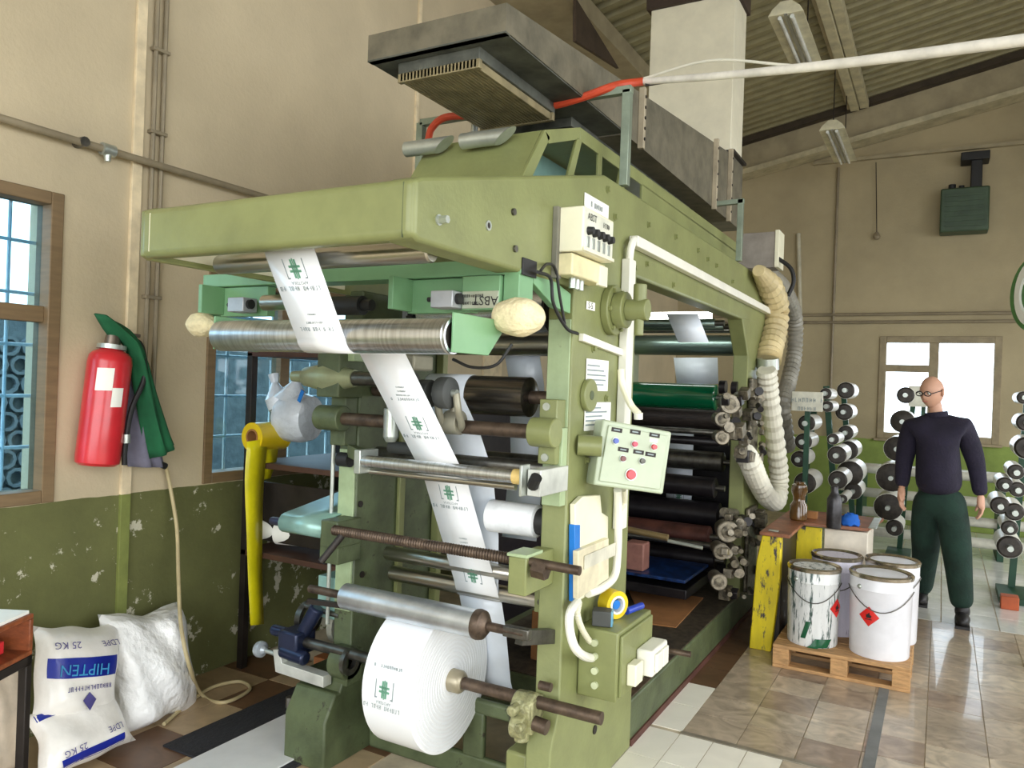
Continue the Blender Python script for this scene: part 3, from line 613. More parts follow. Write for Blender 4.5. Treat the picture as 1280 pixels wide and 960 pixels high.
# ---- electrical cabinet at the foot of the column
cy0 = 2.69; ca = P(771, 835, 'y', cy0).x; cz1 = P(722, 782, 'y', cy0).z; cz0 = P(722, 866, 'x', XR).z; cy1 = P(814, 767, 'x', ca).y
ec = B('electrical_cabinet', GREEN, press, (XR + .002, cy0, cz0), (ca, cy1, cz1), .006)
B('cabinet_door', GREEN, ec, (ca, cy0 + .02, cz0 + .015), (ca + .012, cy1 - .012, cz1 - .015), .004)
for i, py in enumerate((803, 820, 838, 856)): c = P(744, py, 'y', cy0); CY('gland', mat('pale_gland', (190, 196, 160), .4), ec, c, c - V((0, .012, 0)), .013, n=14)
c = P(797, 825, 'x', ca + .012); so = B('socket_outlet', WHITEP, ec, (ca + .012, c.y - .02, c.z - .05), (ca + .08, c.y + .16, c.z + .05), .008)
B('socket_flap', WHITEP, so, (ca + .08, c.y, c.z - .035), (ca + .092, c.y + .065, c.z + .035), .004); B('socket_flap', WHITEP, so, (ca + .08, c.y + .075, c.z - .035), (ca + .092, c.y + .14, c.z + .035), .004)
B('socket_outlet', CREAM, ec, (ca + .012, c.y - .12, c.z - .06), (ca + .05, c.y - .04, c.z + .02), .005)
CY('peg', RUST, ec, (ca - .05, cy1 + .02, c.z - .01), (ca + .16, cy1 + .03, c.z - .01), .012)
# ---- document holder
hxs = XR + .004
dh = MB().prism([P(x, y, 'x', hxs) for x, y in ((712, 630), (722, 620), (744, 618), (746, 640), (754, 645), (753, 730), (713, 752))], (.022, 0, 0)).build('document_holder', CREAM, press, bev=.003)
MB().prism([P(x, y, 'x', hxs + .024) for x, y in ((716, 688), (755, 672), (755, 722), (716, 748))], (.02, 0, 0)).build('holder_pocket', mat('aged_pocket', (226, 216, 184), .5), dh, bev=.002)
MB().prism([P(x, y, 'x', hxs + .0) for x, y in ((711, 655), (718, 655), (717, 751), (711, 751))], (.024, 0, 0)).build('holder_edge', BLUE, dh, bev=.002, label='bright blue plastic edge')
B('holder_band', mat('band', (214, 210, 190), .5), dh, (hxs + .046, P(716, 690, 'x', hxs).y, .935), (hxs + .049, P(755, 690, 'x', hxs).y, .985), 0)
# ---- front roller train
sh = CY('front_shaft', RUST, press, (-2.22, 2.44, 1.434), (-1.21, 2.44, 1.434), .026)
c = V((-1.215, 2.44, 1.434)); MB().cyl(c - V((.05, 0, 0)), c + V((.045, 0, 0)), .052, n=24).build('bearing_housing', GREEN, press, bev=.004)
B('bearing_plate', GREEN, press, (-1.255, 2.47, 1.32), (-1.185, 2.545, 1.55), .004)
for dz in (-.09, .09): CY('bearing_bolt', LGALV, press, (-1.225, 2.475, 1.434 + dz), (-1.225, 2.462, 1.434 + dz), .014, n=12)
MB().cyl((-2.26, 2.44, 1.434), (-2.13, 2.44, 1.434), .052, n=24).build('bearing_housing', DGREEN, press, bev=.004)
B('bearing_plate', DGREEN, press, (-2.23, 2.47, 1.32), (-2.15, 2.545, 1.52), .004)
# upper shaft with cone chuck
us = CY('upper_shaft', DSTEEL, press, (-2.30, 2.44, 1.60), (-1.78, 2.44, 1.60), .03)
MB().lathe((-2.42, 2.44, 1.60), (1, 0, 0), [(0, .022), (.06, .026), (.075, .04), (.20, .062), (.26, .05), (.34, .035)]).build('cone_chuck', mat('grey_green_cone', (150, 156, 122), .35, .3), press)
B('bearing_block', DGREEN, press, (-2.25, 2.40, 1.52), (-2.13, 2.55, 1.70), .006); B('top_block', mat('pale_front', (0, 0, 0)), press, (-2.25, 2.45, 1.67), (-2.10, 2.60, 1.80), .004)
# nip wheels on fork
nb = B('nip_bracket', mat('cast_grey', (150, 146, 128), .5, .4), press, (-1.76, 2.18, 1.635), (-1.60, 2.30, 1.69), .008)
for px, py, r_ in ((533, 492, .052), (557, 491, .058)):
    c = P(px, py, 'y', 2.34); wh = MB().lathe(c - V((.03, 0, 0)), (1, 0, 0), [(0, r_ * .7), (.006, r_ * .96), (.012, r_), (.048, r_), (.054, r_ * .96), (.06, r_ * .7)], 26).build('nip_wheel', RUBBER, press)
    CY('wheel_hub', LGALV, wh, c + V((.03, 0, 0)), c + V((.05, 0, 0)), .014, n=14)
    MB().tube(curve([c + V((.045, 0, 0)), c + V((.05, .01, -.06)), c + V((.04, .05, -.11)), c + V((.02, .08, -.13))]), .014).build('wheel_fork', mat('cast_grey', (0, 0, 0)), wh)
c = P(489, 530, 'y', 2.40); MB().cyl(c - V((0, 0, .05)), c + V((0, 0, .06)), .03).cyl(c - V((0, 0, .07)), c + V((0, 0, -.05)), .018, .03).cyl(c + V((0, 0, .06)), c + V((0, 0, .09)), .02).build('clamp_collar', LGALV, press, bev=.002)
c = P(568, 528, 'y', 2.42); MB().cyl(c - V((.03, 0, 0)), c + V((.03, 0, 0)), .045).cyl(c + V((0, 0, .03)), c + V((0, 0, .08)), .02).build('clamp_collar', mat('cast_grey', (0, 0, 0)), press, bev=.002)
roller('dark_roller', mat('burnished_roller', (100, 94, 86), .22, .85, var=.2, scale=10, stretch=(.2, 5, 5)), 2.63, 1.552, -1.64, -1.372, .077, .026, -2.13, -1.265, RUST)
roller('transport_roller', STEEL, 2.80, 1.762, XJ, XI, .045)
roller('wide_drum', mat('bright_drum', (186, 190, 194), .25, .85, var=.08), 2.72, 1.905, -1.93, -1.33, .105)
MB().cyl((-1.33, 2.72, 1.905), (-1.325, 2.72, 1.905), .104, n=28).build('drum_end', DMETAL, press)
tw = MB().cyl((-1.97, 2.70, 1.89), (-1.94, 2.70, 1.89), .075, n=24)
for k in range(20):
    t_ = 2 * PI * k / 20; tw.obox(V((-1.955, 2.70 + .079 * math.cos(t_), 1.89 + .079 * math.sin(t_))), V((.015, 0, 0)), V((0, .007 * math.cos(t_), .007 * math.sin(t_))), V((0, -.005 * math.sin(t_), .005 * math.cos(t_))))
tw.build('toothed_wheel', BLACK, press)
B('grey_panel', mat('panel_grey', (150, 152, 150), .4, .4), press, (-2.13, 2.80, 1.80), (-1.95, 2.81, 1.95), .003)
# chrome guide bar and its twin
gb = CY('guide_bar', CHROME, press, (-1.915, 2.314, 1.287), (-1.235, 2.314, 1.287), .0235)
CY('bar_collar', mat('brass_tape', (206, 178, 110), .5), gb, (-1.262, 2.314, 1.287), (-1.225, 2.314, 1.287), .0265)
CY('guide_bar', STEEL, press, (-1.92, 2.36, 1.245), (-1.28, 2.36, 1.245), .012)
B('bar_bracket', LGALV, press, (-1.228, 2.285, 1.225), (-1.218, 2.345, 1.33), .002); B('bar_block', mat('light_block', (206, 208, 200), .4, .3), press, (-1.215, 2.32, 1.225), (-1.165, 2.54, 1.315), .003)
MB().tube([(-1.19, 2.315, 1.262), (-1.18, 2.30, 1.275), (-1.165, 2.29, 1.295)], .02).build('bar_lever', BLACK, press)
B('bracket_plate', mat('pale_front', (0, 0, 0)), press, (-1.25, 2.50, 1.17), (-1.175, 2.545, 1.45), .003)
B('bar_bracket', LGALV, press, (-1.945, 2.29, 1.24), (-1.915, 2.40, 1.33), .003); MB().bar((-2.14, 2.5, 1.30), (-1.93, 2.36, 1.29), .03, .05).build('bar_arm', DGREEN, press)
CY('arm_knob', BLACK, press, (-2.20, 2.50, 1.26), (-2.14, 2.50, 1.26), .03, n=14)
roller('back_roller', DSTEEL, 2.62, 1.285, -2.10, XI, .03)
roller('back_roller', DSTEEL, 2.75, 1.29, -1.7, XI, .032)
roller('back_roller', RUBBER, 2.58, 1.32, -2.0, -1.75, .026)
wr = roller('rubber_roller', mat('pale_rubber', (240, 242, 244), .4), 2.62, 1.085, -1.53, -1.315, .062); MB().cyl((-1.315, 2.62, 1.085), (-1.27, 2.62, 1.085), .05).build('roller_gear', BLACK, wr)
# threaded rod
pts = []; ro = MB(); n_ = 150
def thr(k): return .017 + .004 * (k % 2)
ro.tube([(-2.10 + .86 * i / n_, 2.365, .995) for i in range(n_ + 1)], .018, 12, thr).build('threaded_rod', RUST, press)
CY('rod_end', RUST, press, (-1.24, 2.365, .995), (-1.03, 2.365, .99), .016)
B('rod_block', GREEN, press, (-1.285, 2.335, .88), (-1.215, 2.55, 1.01), .005); B('rod_shim', mat('pale_front', (0, 0, 0)), press, (-1.29, 2.33, 1.01), (-1.21, 2.45, 1.022), .003)
CY('rod_nut', RUST, press, (-1.20, 2.365, .975), (-1.15, 2.365, .97), .032, n=6)
B('rod_block', DGREEN, press, (-2.20, 2.40, .91), (-2.11, 2.55, 1.02), .006); CY('rod_lever', DMETAL, press, (-2.05, 2.36, .98), (-2.10, 2.30, .88), .014)
# lower turn rollers
roller('turn_roller', STEEL, 2.70, .765, XJ + .08, -1.335, .033); B('roller_bracket', GREEN, press, (-1.345, 2.66, .73), (-1.255, 2.73, .82), .004); CY('roller_bolt', DSTEEL, press, (-1.31, 2.655, .775), (-1.31, 2.645, .775), .014)
roller('turn_roller', STEEL, 2.66, .86, -2.06, -1.30, .03)
roller('turn_roller', STEEL, 2.87, .29, -1.9, XI, .026)
# lay-on roller
lr = roller('lay_on_roller', mat('satin_aluminium', (206, 212, 218), .3, .8), 2.352, .749, -2.02, -1.40, .05, .016, -2.20, -1.22, RUST)
MB().lathe((-1.415, 2.352, .749), (1, 0, 0), [(0, .052), (.012, .054), (.03, .05), (.05, .025)], 22).build('roller_collar', RUST, lr)
MB().bar((-1.24, 2.35, .735), (-1.21, 2.56, .69), .03, .05).build('roller_arm', DSTEEL, press); B('arm_clevis', DSTEEL, press, (-1.30, 2.337, .73), (-1.20, 2.367, .768), .004)
MB().bar((-2.30, 2.45, .66), (-2.05, 2.5, .66), .02, .02).build('roller_arm', DMETAL, press); B('arm_plate', TEAL, press, (-2.35, 2.56, .56), (-2.25, 2.80, .74), .004)
# reel shaft and bearings
RSY, RSZ = 2.50, .463
CY('reel_shaft', RUST, press, (-1.60, RSY, RSZ), (-.988, RSY, RSZ), .0225); CY('reel_shaft', DSTEEL, press, (-2.36, RSY, RSZ), (-1.83, RSY, RSZ), .0225)
mb = MB().cyl((-1.315, 2.49, .44), (-1.235, 2.49, .44), .055, n=18).cyl((-1.30, 2.44, .39), (-1.25, 2.44, .39), .042, n=12).cyl((-1.275, 2.46, .37), (-1.275, 2.46, .33), .028, n=10).box((-1.30, 2.45, .36), (-1.23, 2.545, .48)).cyl((-1.29, 2.45, .45), (-1.29, 2.40, .45), .02, n=8).cyl((-1.255, 2.43, .40), (-1.255, 2.39, .40), .017, n=8)
mb.build('shaft_bearing', mat('greasy_casting', (150, 148, 108), .35, .2, var=.2, scale=30, bump=.5, bump_scale=50), press, bev=.006)
CY('bearing_knob', RUST, press, (-1.23, 2.47, .40), (-1.18, 2.47, .395), .026); CY('bearing_knob', RUST, press, (-1.225, 2.49, .53), (-1.18, 2.49, .53), .016)
MB().cyl((-2.20, 2.53, .41), (-2.12, 2.53, .41), .07, n=18).box((-2.20, 2.50, .32), (-2.12, 2.60, .46)).build('shaft_bearing', DGREEN, press, bev=.006)
c = V((-2.118, 2.50, .43)); MB().ring(c, c + V((.02, 0, 0)), .055, .03, 18).build('bearing_ring', DSTEEL, press)
# lower crossmember with oval openings
cm_ = MB(); ys_ = 2.68
cm_.box((-2.14, ys_, .27), (XI, ys_ + .03, .33)).box((-2.14, ys_, .0), (XI, ys_ + .03, .10))
for xx in (-2.10, -1.86, -1.62, -1.38): cm_.box((xx - .04, ys_, .09), (xx + .06, ys_ + .03, .28))
cm_.build('crossmember', DGREEN, press, bev=.012, seg=3)
B('foot_gusset', GREEN, press, (-1.36, 2.50, 0), (XI, 2.70, .26), .01)
# left foot, gearbox, handwheel, guard
MB().yz(-2.36, -2.14, [(2.40, 0), (2.40, .20), (2.46, .30), (2.75, .30), (2.75, 0)]).build('foot', DGREEN, press, bev=.008)
B('foot_block', DGREEN, press, (-2.40, 2.52, .20), (-2.20, 2.75, .33), .008); CY('foot_bolt', DSTEEL, press, (-2.37, 2.44, .20), (-2.37, 2.44, .245), .02, n=6)
gx = MB(); c = P(370, 800, 'y', 2.5)
gx.box((c.x - .05, 2.44, c.z - .05), (c.x + .06, 2.56, c.z + .05)).cyl((c.x - .14, 2.5, c.z + .02), (c.x - .02, 2.5, c.z + .02), .024).cyl((c.x + .02, 2.5, c.z + .01), (c.x + .09, 2.53, c.z + .15), .028, .035).cyl((c.x - .04, 2.46, c.z - .04), (c.x + .10, 2.46, c.z - .05), .03)
gx.build('tension_gearbox', DBLUE, press, bev=.01)
MB().ring((c.x - .06, 2.62, c.z + .06), (c.x - .03, 2.62, c.z + .06), .075, .055, 24).build('gear_ring', DSTEEL, press)
MB().cyl((c.x + .10, 2.66, c.z + .05), (c.x + .13, 2.66, c.z + .05), .085).build('brake_disc', mat('grey_disc', (176, 176, 160), .4, .4), press)
h = P(328, 812, 'y', 2.46); MB().lathe(h - V((.03, 0, 0)), (1, 0, 0), [(0, .018), (.004, .032), (.016, .036), (.03, .034), (.036, .02), (.05, .012)], 18).build('hand_knob', mat('clear_knob', (176, 184, 190), .25, .3), press); CY('knob_stem', LGALV, press, h, h + V((.20, .02, -.02)), .009)
MB().prism([P(341, 812, 'y', 2.44), P(344, 840, 'y', 2.44), P(404, 860, 'y', 2.44), P(404, 846, 'y', 2.44), P(352, 829, 'y', 2.44), P(350, 812, 'y', 2.44)], (0, .05, 0)).build('gearbox_plate', mat('light_block', (0, 0, 0)), press, bev=.002)
CY('tie_rod', DSTEEL, press, P(382, 757, 'y', 2.55), P(424, 770, 'y', 2.55), .011)
CY('post_rod', LGALV, press, (-2.262, 2.53, .55), (-2.262, 2.53, 1.42), .009, n=10)
g0 = P(352, 652, 'y', 2.44); g1 = P(402, 661, 'y', 2.44); g2 = P(430, 625, 'y', 2.75)
gu = MB(); rows_ = []
for t_ in range(9):
    a_ = PI * (-.15 + 1.1 * t_ / 8) ; dy = -.04 * math.sin(a_); dz = -.04 * math.cos(a_) + .04
    rows_.append([(g0.x, 2.46 + dy, g0.z - .045 + dz), (g1.x + .02, 2.46 + dy, g0.z - .045 + dz)])
rows_.append([(g0.x, 2.80, g0.z + .09), (g1.x + .02, 2.80, g0.z + .09)])
gu.sheet(rows_).build('sheet_guard', TEAL, press, solid=.004)
gp = roller('guard_spindle', mat('guard_spindle_dark', (50, 50, 72), .4, .3), 2.47, g0.z - .01, g0.x - .09, g0.x + .0, .018)
B('guard_bracket', DGREEN, press, (-2.22, 2.42, .84), (-2.12, 2.56, .96), .005)
for px, py in ((450, 630), (452, 718), (522, 560)): c = P(px, py, 'x', XJ); CY('plug', DMETAL, press, c, c + V((.006, 0, 0)), .014, n=12)
B('column_face', mat('pale_front', (0, 0, 0)), press, (XO + .008, 2.535, .62), (XJ - .008, 2.546, 1.30), .002)
B('inner_rib', GREEN, press, (XJ, 2.82, .30), (XJ + .02, 2.86, 1.95), .004); B('inner_rib', GREEN, press, (XJ, 3.10, .30), (XJ + .04, 3.14, 1.95), .004)

# ================================================================== FILM WEB AND REEL
web = thing('film_web', 'white printed plastic film threaded from the overhead beam down through the press rollers', 'film', (-1.7, 2.3, .5))
FX0, FX1 = -1.80, -1.60
def strip(n, m, path, x0=FX0, x1=FX1): return MB().sheet([[(x0, y, z), (x1, y, z)] for y, z in path]).build(n, m, web, solid=.0012)
arcA = [(RY + RR * 1.03 * math.cos(t_), RZ + RR * 1.03 * math.sin(t_)) for t_ in [math.radians(a) for a in range(195, 276, 10)]]
def strip2(m, path): return MB().sheet([[(a, y, z), (b, y, z)] for a, b, y, z in path]).build('film_strand', m, web, solid=.0012)
strip('film_strand', FILM, [(1.765, 1.992), (1.70, 1.988), (1.675, 1.975)] + arcA + [(2.12, 1.69)])
A1 = (2.475, 1.235); A2 = (2.655, .80)
def fxo(z): return .09 * (1.70 - z) / .9
strip2(FILM, [(FX0 + fxo(z), FX1 + fxo(z), y, z) for y, z in ((2.12, 1.70), A1, A2, (2.664, .765), (2.68, .735))])
arcB = [(2.63 + .0795 * math.cos(math.radians(a)), 1.552 + .0795 * math.sin(math.radians(a))) for a in range(80, 196, 12)]
strip2(FILMB, [(-1.83, -1.63, y, z) for y, z in arcB] + [(-1.78, -1.57, 2.59, 1.40), (-1.73, -1.525, 2.62, 1.25), (-1.72, -1.512, 2.66, 1.0), (-1.71, -1.508, 2.668, .77)])
strip2(FILMB, [(-1.71, -1.51, 2.70, .73), (-1.71, -1.51, 2.74, .62), (-1.71, -1.51, 2.80, .38), (-1.71, -1.51, 2.84, .30)])
strip('film_strand', FILMB, [(2.84, 1.74), (2.90, 1.60), (2.93, 1.3), (2.88, .95)], -1.62, -1.455)
def logo(c, u, v, k=1.0, par=web):
    u = V(u).normalized(); v = V(v).normalized(); n = u.cross(v); c = V(c) + n * .0016
    mb = MB()
    for a in (-1, 1):
        mb.obox(c + u * a * .006 * k, u * .003 * k, v * .024 * k, n * .0003); mb.obox(c + v * a * .006 * k, u * .018 * k, v * .003 * k, n * .0003)
    mb.obox(c, u * .0015 * k, v * .027 * k, n * .0003)
    mb.build('logo_cross', PRINTG, par)
    for a in (-1, 1): MB().obox(c + u * a * .031 * k, u * .0012 * k, v * .026 * k, n * .0003).obox(c + u * a * .028 * k - v * .024 * k, u * .004 * k, v * .0018 * k, n * .0003).build('logo_frame', PRINTK, par)
    text('APOTEKA', .012 * k, c - v * .036 * k, -u, -v, PRINTK, par, 'print', 0); scribble(15, .0115 * k, c - v * .05 * k, -u, -v, PRINTK, par)
def on_strand(y0, z0, y1, z1, t):
    z = z0 + (z1 - z0) * t; return V(((FX0 + FX1) / 2 + (fxo(z) if y0 > 2 else 0), y0 + (y1 - y0) * t, z)), V((0, y0 - y1, z0 - z1))
s1 = (1.675, 1.975, 1.825, 1.718)
c, v_ = on_strand(*s1, .21); logo(c, (1, 0, 0), v_, 1.25)
c, v_ = on_strand(*s1, .88)
scribble(13, .013, c, (-1, 0, 0), -v_, PRINTK, web); scribble(12, .007, c + v_.normalized() * .022, (-1, 0, 0), -v_, PRINTK, web); scribble(9, .005, c + v_.normalized() * .05, (-1, 0, 0), -v_, PRINTK, web)
s2 = (2.12, 1.70) + A1; s3 = A1 + A2
for s_, t_ in ((s2, .55), (s3, .14), (s3, .93)): c, v_ = on_strand(*s_, t_); logo(c, (1, 0, 0), v_, 1.25)
for s_, t_ in ((s2, .36), (s2, .97), (s3, .68)):
    c, v_ = on_strand(*s_, t_)
    for k in range(4): scribble((13, 11, 8, 8)[k], (.012, .007, .006, .006)[k], c + v_.normalized() * (.018 * k), (-1, 0, 0), -v_, PRINTK, web)
reel = thing('film_reel', 'big white reel of printed film wound on the shaft at the front of the press', 'film roll', (-1.713, RSY, RSZ - .2675))
REELX0, REELX1, RRAD = -1.822, -1.604, .2675
rm = bpy.data.materials.new('wound_film'); rm.use_nodes = True; N = rm.node_tree.nodes; Lk = rm.node_tree.links; b_ = N['Principled BSDF']; b_.inputs['Roughness'].default_value = .3; b_.inputs['Coat Weight'].default_value = .2
b_.inputs['Base Color'].default_value = srgb((242, 244, 246))
MB().lathe((REELX0, RSY, RSZ), (1, 0, 0), [(0, RRAD * .99), (.003, RRAD), (REELX1 - REELX0 - .003, RRAD), (REELX1 - REELX0, RRAD * .99)], 64).build('film_body', rm, reel)
rr_ = MB()
for k in range(14):
    r_ = .05 + k * .0158; rr_.ring((REELX1 - .001, RSY, RSZ), (REELX1 + .0006 + .0003 * (k % 2), RSY, RSZ), r_ + .0078, r_, 56)
rr_.build('wound_edges', FILM, reel)
MB().lathe((REELX1 - .01, RSY, RSZ), (1, 0, 0), [(0, .043), (.05, .043), (.058, .038), (.065, .03)], 26).build('core_chuck', mat('aged_chuck', (168, 158, 134), .4, .5), reel)
a_ = math.radians(175); rc = V((-1.717, RSY + (RRAD + .001) * math.cos(a_), RSZ + (RRAD + .001) * math.sin(a_))); logo(rc, (1, 0, 0), (0, math.sin(a_) * -1 * -1, -math.cos(a_)), 1.25, reel)
a_ = math.radians(158); rc = V((-1.717, RSY + (RRAD + .001) * math.cos(a_), RSZ + (RRAD + .001) * math.sin(a_))); scribble(13, .012, rc, (-1, 0, 0), (0, 0, -1), PRINTK, reel)

# ================================================================== PRINT DECKS (seen through the side opening)
def deck_roller(n, m, px, py, r, x1=-1.33, x0=XJ, y=None):
    c = P(px, py, 'x', x1); return roller(n, m, c.y, c.z, x0, x1, r, .02, x0 - .02, x1 + .06)
TST = mat('teal_steel', (136, 156, 150), .3, .85, var=.1, scale=9, stretch=(.15, 6, 6))
deck_roller('idler_roller', TST, 905, 408, .028); deck_roller('idler_roller', TST, 894, 404, .03); q = P(889, 395, 'x', -1.45); CY('drying_lamp', mat('lit_tube', (250, 255, 250), .4, var=0, emit=5.0), press, (-2.05, q.y, q.z), (-1.45, q.y, q.z), .032)
deck_roller('idler_roller', LGALV, 924, 413, .018); deck_roller('impression_roller', TST, 925, 432, .078)
deck_roller('plate_cylinder', INKGREEN, 896, 497, .088)
deck_roller('anilox_roller', mat('inky_sponge', (52, 44, 40), .5, .3, var=.3, scale=40, stretch=(.4, 3, 3)), 903, 524, .075)
deck_roller('deck_bar', DSTEEL, 898, 541, .02); deck_roller('deck_bar', INK, 900, 553, .03)
deck_roller('anilox_roller', DSTEEL, 905, 578, .07); deck_roller('plate_cylinder', INK, 895, 610, .07); deck_roller('plate_cylinder', INK, 900, 645, .09)
deck_roller('anilox_roller', mat('red_inked', (88, 52, 44), .4, .3, var=.3), 888, 671, .07); deck_roller('deck_bar', LGALV, 880, 681, .012)
deck_roller('plate_cylinder', INK, 895, 700, .06)
B('ink_tray', INK, press, (-2.1, 4.75, .30), (-1.35, 5.35, .36), .005); B('ink_pan', mat('blue_ink', (28, 62, 120), .3, var=.3, scale=25, col2=(12, 18, 34)), press, (-2.1, 4.75, .40), (-1.36, 5.3, .42), .003)
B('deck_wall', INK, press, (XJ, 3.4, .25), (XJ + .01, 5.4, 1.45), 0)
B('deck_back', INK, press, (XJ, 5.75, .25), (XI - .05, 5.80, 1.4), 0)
c = P(796, 690, 'y', 4.85); B('bucket', mat('stained_bucket', (150, 104, 92), .6, var=.2), press, (c.x - .065, 4.80, .421), (c.x + .065, 4.92, .60), .01)
BRS = mat('brass_rod', (150, 130, 92), .4, .6)
CY('doctor_blade_rod', BRS, press, P(776, 660, 'y', 4.3), P(835, 672, 'y', 4.3), .018); CY('doctor_blade_rod', LGALV, press, P(835, 676, 'y', 4.3), P(878, 685, 'y', 4.3), .010); CY('rod_clamp', BRS, press, P(778, 652, 'y', 4.29), P(778, 672, 'y', 4.29), .03)
fs_ = [(((833, 392), (872, 392), (886, 428), (848, 428)), 4.7), (((842, 447), (897, 447), (898, 480), (846, 480)), 5.75)]
for q_, yv in fs_: MB().sheet([[P(*q_[0], 'y', yv), P(*q_[1], 'y', yv)], [P(*q_[3], 'y', yv), P(*q_[2], 'y', yv)]]).build('film_strand', FILMB, web, solid=.0015)
wx0, wx1 = P(834, 580, 'y', 5.60).x, P(866, 580, 'y', 5.60).x
MB().sheet([[(wx0, 5.60, z_), (wx1, 5.60, z_)] for z_ in (1.50, 1.1, .62)]).build('film_strand', FILMB, web, solid=.0015)
logo(((wx0 + wx1) / 2, 5.598, P(845, 620, 'y', 5.60).z), (1, 0, 0), (0, 0, 1), 1.2)
# adjuster clusters at the deck ends
def knob(px, py, r, L_=.16, m=GUNK):
    c = P(px, py, 'x', -1.13); d_ = V((.42, -.9, .0)).normalized()
    k_ = MB().lathe(c, d_, [(-L_, r * .8), (-L_ * .3, r * .8), (-L_ * .25, r), (-.006, r), (0, r * .9)], 20).build('adjuster_knob', m, press)
    MB().lathe(c, d_, [(0, r * .6), (.006, r * .58), (.008, r * .2)], 16).build('knob_cap', GUNK, k_); return k_
KN = mat('knurled_steel', (140, 132, 116), .4, .6, var=.2, scale=40)
for px, py, r_ in ((913, 505, .062), (903, 524, .046), (903, 547, .044), (929, 495, .035), (910, 665, .068), (902, 690, .05), (899, 728, .05), (925, 653, .03), (919, 688, .03), (920, 715, .032)): knob(px, py, r_, m=KN)
random.seed(11)
for k in range(70):
    up_ = k % 2; px, py = random.uniform(906, 952), (random.uniform(488, 575) if up_ else random.uniform(640, 745)); c = P(px, py, 'x', random.uniform(-1.155, -1.06)); s_ = random.uniform(.015, .04); t_ = random.uniform(-.5, .5)
    if random.random() < .5: MB().obox(c, V((s_, 0, 0)), V((0, s_ * 1.4, s_ * t_)), V((0, -s_ * t_, s_))).build('adjuster_part', random.choice((GUNK, INK, KN)), press, bev=.004)
    else: CY('adjuster_part', random.choice((GUNK, KN, INK)), press, c, c + V((.03, -.08, t_ * .05)), s_ * .8, n=12)
for y_, z_ in ((5.45, 1.45), (5.5, .55)): B('deck_end_plate', GUNK, press, (-1.165, y_ - .02, z_ - .33), (-1.135, y_ + .22, z_ + .25), .01)
for px in (900, 915, 928): c = P(px, 480 + (px % 7), 'x', -1.27); MB().cyl(c, c + V((.04, 0, 0)), .045, n=16).build('gear', INK, press)
MB().tube(curve([P(937, 520, 'x', -1.2), P(944, 560, 'x', -1.18), P(950, 590, 'x', -1.18), P(958, 620, 'x', -1.18)]), .012).build('air_line', mat('tan_hose', (170, 156, 110), .6), press)
MB().tube(curve([P(925, 655, 'x', -1.2), P(938, 670, 'x', -1.18), P(940, 710, 'x', -1.18), P(930, 740, 'x', -1.18)]), .012).build('air_line', mat('tan_hose', (0, 0, 0)), press)
B('ladder_plate', GUNK, press, (-1.25, 5.45, .95), (-1.20, 5.55, 1.25), .004); CY('cross_lever', GUNK, press, P(905, 640, 'x', -1.22), P(950, 644, 'x', -1.22), .03)
c = P(743, 912, 'x', XR); CY('plug', DMETAL, press, c, c + V((.004, 0, 0)), .018, n=14)
B('storage_carton', CARD, None, (-1.78, 3.50, .2135), (-1.29, 3.75, .46), .004, label='long brown cardboard carton standing between the press side frames', cat='carton')
# cardboard sheet lying on the plinth
MB().prism([P(x, y, 'z', .215) for x, y in ((784, 734), (879, 748), (845, 785), (815, 781), (795, 760))], (0, 0, .006)).build('cardboard_sheet', CARD, label='torn brown cardboard sheet lying on the press footboard', cat='cardboard')
# things on the cabinet
tz = cz1 + .001
tp = thing('tape_roll', 'roll of yellow packing tape standing on the green electrical cabinet', 'tape', P(770, 772, 'z', tz))
c = P(766, 772, 'z', tz) + V((0, 0, .055)); d_ = V((.85, -.45, 0)).normalized()
MB().ring(c - d_ * .03, c + d_ * .025, .054, .036, 32).build('tape', YELLOW, tp); MB().ring(c - d_ * .03, c + d_ * .028, .036, .028, 28).build('core', PAPER, tp); MB().cyl(c - d_ * .02, c + d_ * .02, .018).build('hub', BLUE, tp)
td = thing('tape_dispenser', 'small grey and blue tape dispenser block on the green electrical cabinet', 'dispenser', P(752, 782, 'z', tz)); c = P(752, 781, 'z', tz)
MB().obox(c + V((0, 0, .03)), V((.034, .01, 0)), V((-.01, .03, 0)), V((0, 0, .029))).build('body', RUBBER, td, bev=.004); MB().obox(c + V((.036, .012, .03)), V((.004, .001, 0)), V((-.008, .026, 0)), V((0, 0, .028))).build('side', mat('pale_blue', (110, 170, 196), .4), td, bev=.002)
MB().cyl(P(783, 764, 'z', tz + .02), P(802, 757, 'z', tz + .02), .014).build('marker_pen', mat('marker_blue', (40, 66, 170), .35), label='thick blue marker lying beside the tape roll on the cabinet', cat='marker')

# ================================================================== EXTRACTION HOOD, DUCT, FLUE
hx0, hx1, hz = P(460, 62, 'y', 2.30).x, -1.35, 2.80
hood = thing('extraction_hood', 'long tapered grey sheet metal extraction hood above the press with filter grille', 'extraction hood', ((hx0 + hx1) / 2, 3.5, hz))
def ztop(y): return 2.908 + (y - 2.3) * (3.262 - 2.908) / (5.416 - 2.3)
def hood_seg(y0, y1, lo, m, n):
    z0, z1 = ztop(y0), ztop(y1); vs_ = [(hx0, y0, lo), (hx1, y0, lo), (hx1, y1, lo), (hx0, y1, lo), (hx0, y0, z0), (hx1, y0, z0), (hx1, y1, z1), (hx0, y1, z1)]
    return MB().add(vs_, [(0, 3, 2, 1), (4, 5, 6, 7), (0, 1, 5, 4), (1, 2, 6, 5), (2, 3, 7, 6), (3, 0, 4, 7)]).build(n, m, hood, smooth=0)
